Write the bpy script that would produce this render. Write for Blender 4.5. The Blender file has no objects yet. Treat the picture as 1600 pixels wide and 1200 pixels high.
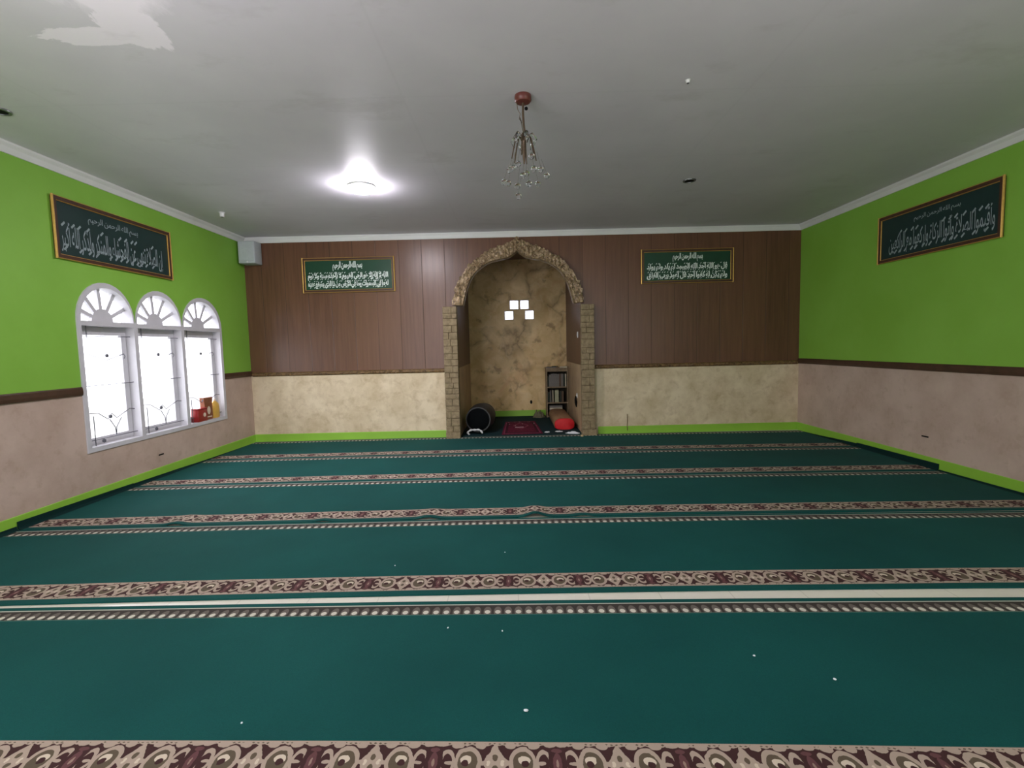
import bpy, bmesh, math, random
from mathutils import Vector, Matrix, noise
random.seed(7)
PI = math.pi
scene = bpy.context.scene
COL = scene.collection

# ------------------------------------------------------------------ room size (metres)
XL, XR = -4.128, 4.493          # left and right wall faces
YF, YB = 7.722, -2.2            # front wall face, back wall face
ZC = 3.19                       # ceiling
ZT = 1.05                       # top of the painted dado (under the wooden rail)
AX = 0.1065                     # axis of the arch
NX0, NX1, NY = -0.862, 1.085, 9.9   # niche

# ------------------------------------------------------------------ node helpers
def lin(r, g, b):
    def f(c):
        c /= 255.0
        return c / 12.92 if c <= 0.04045 else ((c + 0.055) / 1.055) ** 2.4
    return (f(r), f(g), f(b), 1.0)

class Mat:
    def __init__(self, name):
        self.m = bpy.data.materials.new(name)
        self.m.use_nodes = True
        self.nt = self.m.node_tree
        self.N, self.L = self.nt.nodes, self.nt.links
        self.b = self.N['Principled BSDF']
        self.out = self.N['Material Output']
    def node(self, t, **k):
        n = self.N.new(t)
        for a, v in k.items():
            setattr(n, a, v)
        return n
    def put(self, sock, v):
        if isinstance(v, V):
            v = v.s
        if isinstance(v, bpy.types.NodeSocket):
            self.L.new(v, sock)
        else:
            sock.default_value = v
    def math(self, op, a, b=None, c=None):
        n = self.node('ShaderNodeMath', operation=op)
        self.put(n.inputs[0], a)
        if b is not None: self.put(n.inputs[1], b)
        if c is not None: self.put(n.inputs[2], c)
        return V(self, n.outputs[0])
    def obj(self):
        n = self.node('ShaderNodeTexCoord')
        return n.outputs['Object']
    def uv(self):
        n = self.node('ShaderNodeTexCoord')
        return n.outputs['UV']
    def sep(self, vec):
        n = self.node('ShaderNodeSeparateXYZ')
        self.put(n.inputs[0], vec)
        return [V(self, n.outputs[i]) for i in range(3)]
    def comb(self, x, y, z):
        n = self.node('ShaderNodeCombineXYZ')
        for i, v in enumerate((x, y, z)):
            self.put(n.inputs[i], v)
        return n.outputs[0]
    def scale(self, vec, s):
        n = self.node('ShaderNodeMapping')
        self.put(n.inputs['Vector'], vec)
        n.inputs['Scale'].default_value = s
        return n.outputs[0]
    def noise(self, vec, sc, detail=3, rough=0.55, dist=0.0):
        n = self.node('ShaderNodeTexNoise')
        self.put(n.inputs['Vector'], vec)
        n.inputs['Scale'].default_value = sc
        n.inputs['Detail'].default_value = detail
        n.inputs['Roughness'].default_value = rough
        n.inputs['Distortion'].default_value = dist
        return V(self, n.outputs['Fac'])
    def noisec(self, vec, sc, detail=3):
        n = self.node('ShaderNodeTexNoise')
        self.put(n.inputs['Vector'], vec)
        n.inputs['Scale'].default_value = sc
        n.inputs['Detail'].default_value = detail
        return n.outputs['Color']
    def voro(self, vec, sc, feature='F1', out='Distance'):
        n = self.node('ShaderNodeTexVoronoi', feature=feature)
        self.put(n.inputs['Vector'], vec)
        n.inputs['Scale'].default_value = sc
        return V(self, n.outputs[out])
    def step(self, x, a, b):
        """0 below a, 1 above b (or reversed)"""
        n = self.node('ShaderNodeMapRange', clamp=True)
        self.put(n.inputs[0], x)
        n.inputs[1].default_value = a
        n.inputs[2].default_value = b
        return V(self, n.outputs[0])
    def mix(self, f, a, b):
        n = self.node('ShaderNodeMix', data_type='RGBA')
        self.put(n.inputs[0], f)
        self.put(n.inputs[6], a)
        self.put(n.inputs[7], b)
        return n.outputs[2]
    def bump(self, h, strength=0.3, dist=0.01):
        n = self.node('ShaderNodeBump')
        self.put(n.inputs['Height'], h)
        n.inputs['Strength'].default_value = strength
        n.inputs['Distance'].default_value = dist
        self.L.new(n.outputs[0], self.b.inputs['Normal'])
    def base(self, c, rough=0.6, metal=0.0, spec=0.5):
        self.put(self.b.inputs['Base Color'], c)
        self.put(self.b.inputs['Roughness'], rough)
        self.b.inputs['Metallic'].default_value = metal
        self.b.inputs['Specular IOR Level'].default_value = spec
        return self

class V:
    """a float socket with arithmetic"""
    def __init__(self, m, s): self.m, self.s = m, s
    def __add__(self, o): return self.m.math('ADD', self, o)
    __radd__ = __add__
    def __sub__(self, o): return self.m.math('SUBTRACT', self, o)
    def __rsub__(self, o): return self.m.math('SUBTRACT', o, self)
    def __mul__(self, o): return self.m.math('MULTIPLY', self, o)
    __rmul__ = __mul__
    def __truediv__(self, o): return self.m.math('DIVIDE', self, o)
    def abs(self): return self.m.math('ABSOLUTE', self)
    def sqrt(self): return self.m.math('SQRT', self)
    def frac(self): return self.m.math('FRACT', self)
    def floor(self): return self.m.math('FLOOR', self)
    def lt(self, o): return self.m.math('LESS_THAN', self, o)
    def gt(self, o): return self.m.math('GREATER_THAN', self, o)
    def max(self, o): return self.m.math('MAXIMUM', self, o)
    def min(self, o): return self.m.math('MINIMUM', self, o)
    def sin(self): return self.m.math('SINE', self)

def plain(name, rgb, rough=0.6, metal=0.0, spec=0.5, var=0.12, sc=30.0, bump=0.0):
    m = Mat(name)
    c = lin(*rgb)
    n = m.noise(m.obj(), sc, 3)
    d = tuple(x * (1 - var) for x in c[:3]) + (1,)
    l = tuple(min(1, x * (1 + var)) for x in c[:3]) + (1,)
    m.base(m.mix(m.step(n, 0.3, 0.7), d, l), rough, metal, spec)
    if bump:
        m.bump(n, bump, 0.004)
    return m.m

MT = {}
# lime green wall over a mottled tan dado, the change of paint lies under the wooden rail
def wall_paint():
    m = Mat('lime_and_tan_wall_paint')
    o = m.obj()
    z = m.sep(o)[2]
    g = m.mix(m.step(m.noise(o, 1.4, 4), 0.35, 0.7), lin(132, 184, 66), lin(140, 193, 76))
    n1 = m.noise(o, 2.2, 6, 0.62)
    n2 = m.noise(o, 9.0, 4, 0.6)
    t = m.mix(m.step(n1, 0.32, 0.62), lin(184, 160, 144), lin(204, 181, 166))
    t = m.mix(m.step(n2, 0.54, 0.74) * 0.35, t, lin(160, 134, 110))
    m.base(m.mix(z.gt(ZT + 0.03), t, g), 0.55, 0, 0.35)
    m.bump(m.noise(o, 60, 3), 0.12, 0.004)
    return m.m
MT['wall'] = wall_paint()

def panelling(name, dado=True):
    """brown plank panelling above, sponged cream dado below"""
    m = Mat(name)
    o = m.obj()
    x, y, z = m.sep(o)
    u = x + y
    plank = (u / 0.356 + 0.18).floor()
    fr = (u / 0.356 + 0.18).frac()
    groove = m.step((fr - 0.5).abs(), 0.486, 0.497)
    rnd = m.noise(m.comb(plank * 3.71, 0.0, 0.0), 1.0, 0)
    grain = m.noise(m.scale(o, (22, 22, 1.3)), 1.0, 5, 0.6)
    w = m.mix(m.step(grain, 0.3, 0.72), lin(88, 59, 43), lin(114, 79, 58))
    w = m.mix(m.step(rnd, 0.35, 0.65) * 0.45, w, lin(122, 86, 63))
    w = m.mix(groove * 0.75, w, lin(38, 22, 16))
    n1 = m.noise(o, 2.6, 6, 0.65)
    n2 = m.noise(o, 8.0, 5, 0.62, 0.4)
    t = m.mix(m.step(n1, 0.35, 0.62), lin(204, 184, 148), lin(230, 213, 182))
    t = m.mix(m.step(n2, 0.52, 0.74) * 0.5, t, lin(172, 146, 106))
    up = z.gt(ZT - 0.0)
    m.base(m.mix(up, t, w), m.math('ADD', up * -0.23, 0.55), 0, 0.42)
    wav = m.noise(m.scale(o, (14, 14, 0.5)), 1.0, 2)
    m.bump((wav * 0.35 - groove * 0.6) * up + grain * 0.04, 0.22, 0.012)
    return m.m
MT['panelling'] = panelling('brown_panelling_over_cream_dado')

def niche_side():
    m = Mat('niche_side_wood_over_tan')
    o = m.obj(); x, y, z = m.sep(o)
    grain = m.noise(m.scale(o, (18, 18, 1.2)), 1.0, 5, 0.6)
    w = m.mix(m.step(grain, 0.3, 0.72), lin(84, 54, 40), lin(112, 75, 56))
    n1 = m.noise(o, 4.0, 5, 0.6)
    t = m.mix(m.step(n1, 0.35, 0.65), lin(176, 148, 114), lin(200, 174, 138))
    m.base(m.mix(z.gt(1.1), t, w), 0.4, 0, 0.4)
    return m.m
MT['niche_side'] = niche_side()

def marble():
    m = Mat('golden_brown_marbled_paint')
    o = m.obj()
    warp = m.noisec(o, 1.6, 4)
    vm = m.node('ShaderNodeVectorMath', operation='MULTIPLY_ADD')
    m.L.new(warp, vm.inputs[0]); vm.inputs[1].default_value = (0.9, 0.9, 0.9)
    m.L.new(o, vm.inputs[2])
    n1 = m.noise(o, 2.6, 6, 0.62, 0.8)
    c = m.mix(m.step(n1, 0.32, 0.66), lin(212, 178, 118), lin(242, 214, 160))
    n2 = m.noise(o, 2.0, 4, 0.6, 1.5)
    c = m.mix(m.step(n2, 0.55, 0.75) * 0.5, c, lin(216, 164, 116))
    v = m.voro(vm.outputs[0], 1.5, 'DISTANCE_TO_EDGE')
    brk = m.step(m.noise(o, 2.6, 3), 0.44, 0.62)
    soft = m.step(v, 0.16, 0.0) * brk
    c = m.mix(soft * 0.5, c, lin(140, 106, 62))
    core = m.step(v, 0.035, 0.0) * brk
    c = m.mix(core * 0.35, c, lin(112, 80, 42))
    spot = m.step(m.noise(o, 4.5, 3), 0.62, 0.72)
    c = m.mix(spot * 0.6, c, lin(132, 96, 54))
    v2 = m.voro(vm.outputs[0], 2.3, 'DISTANCE_TO_EDGE')
    vein2 = m.step(v2, 0.05, 0.0) * m.step(m.noise(o, 3.1, 2), 0.5, 0.62)
    c = m.mix(vein2 * 0.5, c, lin(236, 212, 166))
    m.base(c, 0.45, 0, 0.4)
    return m.m
MT['marble'] = marble()

def ceiling_paint():
    m = Mat('off_white_ceiling_board')
    o = m.obj(); x, y, z = m.sep(o)
    n = m.noise(o, 0.7, 5, 0.6)
    c = m.mix(m.step(n, 0.35, 0.7), lin(212, 209, 216), lin(224, 221, 227))
    # faint filled joints between the boards
    jx = m.step(((x / 2.44 + 0.3).frac() - 0.5).abs(), 0.494, 0.499)
    jy = m.step(((y / 1.22 + 0.05).frac() - 0.5).abs(), 0.488, 0.498)
    c = m.mix(jx.max(jy) * 0.05, c, lin(150, 150, 150))
    # ragged patch of reflected light painted into the ceiling colour
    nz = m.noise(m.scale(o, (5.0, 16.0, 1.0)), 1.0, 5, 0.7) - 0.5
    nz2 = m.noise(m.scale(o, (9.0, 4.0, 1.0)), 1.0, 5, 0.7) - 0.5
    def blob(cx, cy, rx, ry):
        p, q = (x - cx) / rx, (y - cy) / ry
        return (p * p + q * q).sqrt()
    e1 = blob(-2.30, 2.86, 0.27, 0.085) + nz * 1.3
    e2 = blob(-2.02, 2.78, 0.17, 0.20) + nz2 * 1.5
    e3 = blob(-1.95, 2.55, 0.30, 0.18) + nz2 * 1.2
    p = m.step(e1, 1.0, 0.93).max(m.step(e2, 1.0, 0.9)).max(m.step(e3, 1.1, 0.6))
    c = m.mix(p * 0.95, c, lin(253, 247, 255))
    st = m.noise(m.scale(o, (1.2, 2.0, 1.0)), 1.0, 5, 0.65)
    c = m.mix(m.step(st, 0.58, 0.72) * 0.22, c, lin(150, 146, 138))
    m.base(c, 0.5, 0, 0.4)
    return m.m
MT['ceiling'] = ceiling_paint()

def tiles():
    m = Mat('white_floor_tile')
    o = m.obj(); x, y, z = m.sep(o)
    gx = m.step(((x / 0.4).frac() - 0.5).abs(), 0.49, 0.496)
    c = m.mix(gx, m.mix(m.noise(o, 3, 3), lin(226, 220, 206), lin(238, 232, 220)), lin(214, 208, 196))
    m.base(c, 0.25, 0, 0.5)
    return m.m
MT['tile'] = tiles()

ROLL_W = 1.235
def carpet():
    m = Mat('green_prayer_carpet_with_border')
    sx = m.sep(m.uv())
    u, v = sx[0], sx[1]
    o = m.obj()
    fld = m.mix(m.step(m.noise(o, 1.1, 4), 0.3, 0.7), lin(14, 72, 69), lin(20, 84, 80))
    fld = m.mix(m.step(m.noise(o, 260, 2), 0.35, 0.7) * 0.35, fld, lin(8, 54, 54))
    c = fld
    BEI, MAR, OLV, LIT = lin(172, 153, 139), lin(66, 42, 42), lin(94, 82, 68), lin(206, 190, 172)
    # ---- floral border
    per = 0.425
    ph = (u / per + 0.26).frac()
    a = (ph - 0.5).abs() * per                  # 0 .. 0.215, mirrored
    b = (v - 1.0925)                            # -0.0925 .. 0.0925
    ab = b.abs()
    w = (m.noise(o, 34, 2) - 0.5) * 0.012       # uneven pile
    a_, b_ = a + w, ab + w
    c2 = MAR
    def ell(ca, cb, ra, rb, bb=None):
        q = (a_ - ca) / ra; s = ((bb if bb is not None else b_) - cb) / rb
        return (q * q + s * s).sqrt()
    # dark oval grounds
    g1 = ell(0.094, 0, 0.044, 0.064)
    c2 = m.mix(g1.lt(1.0), c2, OLV)
    # beaded edge
    bead = (((u / 0.0358).frac() - 0.5).abs() * 2.0)
    c2 = m.mix((b_ + bead * 0.006).gt(0.078), c2, BEI)
    c2 = m.mix(((b_ - 0.083).abs() + (bead - 0.5).abs() * 0.01).lt(0.0035), c2, OLV)
    # stems that tie the scrolls to the edges
    c2 = m.mix((ell(0.052, 0.074, 0.020, 0.014)).lt(1.0), c2, BEI)
    c2 = m.mix((ell(0.134, 0.076, 0.022, 0.016)).lt(1.0), c2, BEI)
    c2 = m.mix((ell(0.192, 0.080, 0.022, 0.012)).lt(1.0), c2, BEI)
    # medallion
    med = a_ / 0.044 + b_ / 0.084
    c2 = m.mix(med.lt(1.0), c2, BEI)
    c2 = m.mix((ell(0.0, 0.022, 0.009, 0.014)).lt(1.0), c2, OLV)
    c2 = m.mix((ell(0.024, 0.0, 0.007, 0.012)).lt(1.0), c2, LIT)
    c2 = m.mix((ell(0.040, 0.0, 0.012, 0.010)).lt(1.0), c2, BEI)
    # big ring scroll
    c2 = m.mix((g1 - 0.93).abs().lt(0.16), c2, BEI)
    c2 = m.mix(ell(0.100, -0.012, 0.020, 0.018, b + w).lt(1.0), c2, LIT)
    c2 = m.mix(ell(0.103, 0.002, 0.013, 0.014, b + w).lt(1.0), c2, MAR)
    # open half scroll
    g2 = ell(0.166, 0, 0.026, 0.056)
    c2 = m.mix((g2 - 0.85).abs().lt(0.19) * a_.lt(0.182), c2, BEI)
    c2 = m.mix(ell(0.158, 0.0, 0.016, 0.008).lt(1.0), c2, BEI)
    # plum flower
    fl = ell(0.215, 0, 0.018, 0.046)
    c2 = m.mix(fl.lt(1.0), c2, lin(100, 66, 68))
    c2 = m.mix(fl.lt(0.4), c2, lin(150, 124, 112))
    c2 = m.mix((ell(0.215, 0.054, 0.020, 0.010)).lt(1.0), c2, lin(100, 66, 68))
    c = m.mix(ab.lt(0.0925), c, c2)
    # ---- narrow dotted border
    d = v - 0.0925
    c3 = lin(62, 56, 52)
    dp = ((u / 0.0552).frac() - 0.5).abs() * 0.0552
    arch = ((dp / 0.021) * (dp / 0.021) + ((d - 0.02) / 0.05) * ((d - 0.02) / 0.05)).sqrt()
    c3 = m.mix(arch.lt(1.0), c3, lin(106, 98, 92))
    dot = ((dp / 0.0145) * (dp / 0.0145) + ((d - 0.024) / 0.018) * ((d - 0.024) / 0.018)).sqrt()
    c3 = m.mix(dot.lt(1.0), c3, lin(206, 200, 186))
    c = m.mix(d.abs().lt(0.047), c, c3)
    c = m.mix((v - 0.0405).abs().lt(0.0045), c, lin(196, 196, 182))
    c = m.mix((v - 0.1425).abs().lt(0.002), c, lin(96, 128, 116))
    ox = m.sep(o)[0]
    c = m.mix(ox.lt(XL + 0.05).max(ox.gt(XR - 0.05)), c, lin(14, 44, 42))      # bound ends
    m.base(c, 0.85, 0, 0.12)
    m.b.inputs['Sheen Weight'].default_value = 0.02
    m.b.inputs['Sheen Roughness'].default_value = 0.4
    m.bump(m.noise(o, 300, 2), 0.25, 0.004)
    return m.m
MT['carpet'] = carpet()

def relief(name, lo, hi, metal, rough):
    m = Mat(name)
    o = m.obj()
    n = m.noise(o, 26, 5, 0.7, 1.2)
    m.base(m.mix(m.step(n, 0.34, 0.64), lin(*lo), lin(*hi)), rough, metal, 0.5)
    m.bump(m.noise(o, 70, 4, 0.6, 1.0), 0.35, 0.006)
    return m.m
MT['gilt_relief'] = relief('antique_gold_carving', (78, 62, 46), (184, 158, 122), 0.2, 0.38)
MT['rail_relief'] = relief('dull_gold_carved_rail', (66, 46, 28), (138, 108, 66), 0.1, 0.5)

def stone():
    m = Mat('stacked_tan_stone')
    o = m.obj(); x, y, z = m.sep(o)
    n = m.noise(o, 14, 5, 0.65)
    c = m.mix(m.step(n, 0.32, 0.68), lin(116, 100, 76), lin(164, 146, 114))
    r = m.voro(m.scale(o, (9, 9, 6)), 1.0, 'F1', 'Color')
    c = m.mix(m.step(m.noise(o, 5, 2), 0.5, 0.7) * 0.5, c, lin(140, 122, 92))
    m.base(c, 0.7, 0, 0.3)
    m.bump(n, 0.5, 0.01)
    return m.m
MT['stone'] = stone()

MT['skirting'] = plain('lime_green_gloss_paint', (146, 198, 66), 0.4, 0, 0.5, 0.05, 3)
MT['rail_wood'] = plain('dark_brown_rail_wood', (74, 52, 36), 0.45, 0, 0.4, 0.2, 12)
MT['cornice'] = plain('white_cornice_paint', (226, 227, 224), 0.55, 0, 0.3, 0.03, 4)
MT['white_paint'] = plain('white_window_paint', (205, 203, 207), 0.45, 0, 0.4, 0.03, 10)
MT['white_plastic'] = plain('white_plastic', (226, 226, 224), 0.4, 0, 0.5, 0.03, 20)
MT['grey_plastic'] = plain('pale_grey_speaker_plastic', (190, 196, 200), 0.5, 0, 0.4, 0.04, 20)
MT['iron'] = plain('grey_painted_iron', (92, 92, 98), 0.5, 0.2, 0.5, 0.1, 40)
MT['gold'] = plain('gold_frame_bead', (206, 164, 86), 0.3, 0.55, 0.5, 0.08, 30)
MT['frame_wood'] = plain('dark_brown_frame_wood', (74, 46, 32), 0.35, 0, 0.5, 0.2, 18)
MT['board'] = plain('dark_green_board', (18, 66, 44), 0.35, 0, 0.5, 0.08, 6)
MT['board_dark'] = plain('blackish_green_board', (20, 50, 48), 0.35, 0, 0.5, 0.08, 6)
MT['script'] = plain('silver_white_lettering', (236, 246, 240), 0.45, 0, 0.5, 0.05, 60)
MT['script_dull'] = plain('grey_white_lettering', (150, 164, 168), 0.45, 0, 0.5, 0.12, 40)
MT['drum_side'] = plain('black_painted_drum_shell', (34, 34, 36), 0.5, 0, 0.5, 0.15, 20)
MT['drum_head'] = plain('matt_black_drum_head', (7, 10, 12), 0.85, 0, 0.1, 0.15, 20)
MT['drum_rim'] = plain('dark_grey_rim', (52, 52, 52), 0.45, 0.1, 0.5, 0.15, 20)
MT['roll_tan'] = plain('tan_brown_roll_cover', (150, 116, 84), 0.7, 0, 0.3, 0.2, 14, 0.2)
MT['roll_red'] = plain('bright_red_end', (196, 22, 30), 0.55, 0, 0.4, 0.08, 20)
MT['shelf_wood'] = plain('weathered_grey_brown_wood', (140, 122, 96), 0.6, 0, 0.3, 0.2, 20)
MT['shelf_back'] = plain('dark_shelf_back', (52, 44, 36), 0.7, 0, 0.3, 0.2, 20)
MT['niche_carpet'] = plain('dark_blue_green_carpet', (16, 46, 50), 0.9, 0, 0.2, 0.15, 90)
MT['cloth_grey'] = plain('grey_olive_cloth', (112, 108, 84), 0.85, 0, 0.2, 0.25, 30)
MT['white_cloth'] = plain('white_cotton', (222, 224, 222), 0.8, 0, 0.2, 0.06, 40)
MT['paper'] = plain('white_tissue', (232, 236, 240), 0.7, 0, 0.3, 0.04, 40)
MT['beige_scrap'] = plain('beige_scrap', (206, 180, 140), 0.7, 0, 0.3, 0.08, 40)
MT['canopy'] = plain('red_brown_canopy', (104, 52, 46), 0.4, 0, 0.5, 0.12, 30)
MT['bronze'] = plain('aged_bronze', (92, 76, 60), 0.4, 0.5, 0.5, 0.2, 60)
MT['black_hole'] = plain('dark_cavity', (12, 12, 12), 0.8, 0, 0.2, 0.1, 20)
MT['steel_ring'] = plain('dull_steel_ring', (120, 122, 122), 0.35, 0.7, 0.5, 0.1, 20)
MT['red_tin'] = plain('dark_red_tin', (150, 26, 22), 0.4, 0, 0.5, 0.1, 20)
MT['brown_pack'] = plain('brown_orange_packet', (134, 74, 42), 0.5, 0, 0.5, 0.2, 18)
MT['pack_top'] = plain('cream_label', (226, 206, 186), 0.5, 0, 0.4, 0.1, 18)
MT['yellow'] = plain('yellow_plastic', (222, 176, 80), 0.35, 0, 0.5, 0.06, 20)
MT['cord'] = plain('brown_cord', (110, 86, 56), 0.6, 0, 0.3, 0.1, 40)
MT['outside'] = plain('pale_concrete', (200, 200, 198), 0.8, 0, 0.2, 0.08, 2)
MT['cover_grey'] = plain('grey_book_cover', (124, 120, 114), 0.6, 0, 0.3, 0.15, 30)
MT['cover_brown'] = plain('brown_book_cover', (96, 78, 60), 0.6, 0, 0.3, 0.15, 30)
MT['cover_pale'] = plain('pale_green_book_cover', (168, 170, 140), 0.6, 0, 0.3, 0.1, 30)
MT['cover_cream'] = plain('cream_book_cover', (212, 202, 176), 0.6, 0, 0.3, 0.1, 30)
MT['cover_dark'] = plain('dark_green_book_cover', (52, 58, 48), 0.6, 0, 0.3, 0.15, 30)
MT['pages'] = plain('cream_pages', (206, 196, 170), 0.8, 0, 0.2, 0.1, 60)

def mat_rug():
    m = Mat('maroon_patterned_mat')
    x, y, z = m.sep(m.uv())
    o = m.obj()
    e = (x - 0.5).abs().max((y - 0.5).abs())
    c = m.mix(m.step(m.noise(o, 40, 3), 0.4, 0.62), lin(82, 12, 40), lin(112, 26, 56))
    c = m.mix((e - 0.40).abs().lt(0.03), c, lin(60, 10, 32))
    c = m.mix((e - 0.45).abs().lt(0.012), c, lin(134, 60, 84))
    # an arched panel with pale motifs
    q = ((x - 0.5).abs() / 0.22 + (y - 0.62).abs() / 0.26)
    c = m.mix((q - 1.0).abs().lt(0.1), c, lin(140, 66, 86))
    dots = m.voro(m.scale(m.uv(), (9, 12, 1)), 1.0)
    c = m.mix(dots.lt(0.16) * y.gt(0.55), c, lin(214, 190, 190))
    c = m.mix(((y - 0.5).abs().lt(0.03)) * ((x - 0.45).abs().lt(0.12)), c, lin(206, 176, 182))
    m.base(c, 0.85, 0, 0.2)
    return m.m
MT['rug'] = mat_rug()

def glass_pane():
    m = Mat('clear_window_glass')
    t = m.node('ShaderNodeBsdfTransparent'); t.inputs[0].default_value = (0.93, 0.95, 0.95, 1)
    g = m.node('ShaderNodeBsdfGlossy'); g.inputs['Roughness'].default_value = 0.02
    x = m.node('ShaderNodeMixShader')
    f = m.node('ShaderNodeLayerWeight')
    k = V(m, f.outputs['Facing']); k = k * k
    m.put(x.inputs[0], k * k * 0.5 + 0.03); m.L.new(t.outputs[0], x.inputs[1]); m.L.new(g.outputs[0], x.inputs[2])
    m.L.new(x.outputs[0], m.out.inputs[0])
    return m.m
MT['pane'] = glass_pane()

def glass_block():
    m = Mat('frosted_glass_block')
    t = m.node('ShaderNodeBsdfTranslucent'); t.inputs[0].default_value = (0.9, 0.92, 0.95, 1)
    t2 = m.node('ShaderNodeBsdfTransparent'); t2.inputs[0].default_value = (0.8, 0.82, 0.85, 1)
    g = m.node('ShaderNodeBsdfGlossy'); g.inputs['Roughness'].default_value = 0.15
    x = m.node('ShaderNodeMixShader')
    n = m.noise(m.obj(), 40, 2)
    m.put(x.inputs[0], m.step(n, 0.2, 0.9) * 0.35)
    m.L.new(t.outputs[0], x.inputs[1]); m.L.new(t2.outputs[0], x.inputs[2])
    y = m.node('ShaderNodeMixShader'); y.inputs[0].default_value = 0.06
    m.L.new(x.outputs[0], y.inputs[1]); m.L.new(g.outputs[0], y.inputs[2])
    m.L.new(y.outputs[0], m.out.inputs[0])
    return m.m
MT['block'] = glass_block()

def crystal():
    m = Mat('cut_crystal')
    m.base((0.97, 0.98, 1, 1), 0.02, 0, 0.6)
    m.b.inputs['Transmission Weight'].default_value = 1.0
    m.b.inputs['IOR'].default_value = 1.55
    return m.m
MT['crystal'] = crystal()

def glow(name, col, s):
    m = Mat(name)
    m.base((0.9, 0.9, 0.9, 1), 0.5)
    m.b.inputs['Emission Color'].default_value = col
    m.b.inputs['Emission Strength'].default_value = s
    return m.m
MT['led'] = glow('lit_led_diffuser', (1.0, 0.95, 1.04, 1), 230.0)

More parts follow.
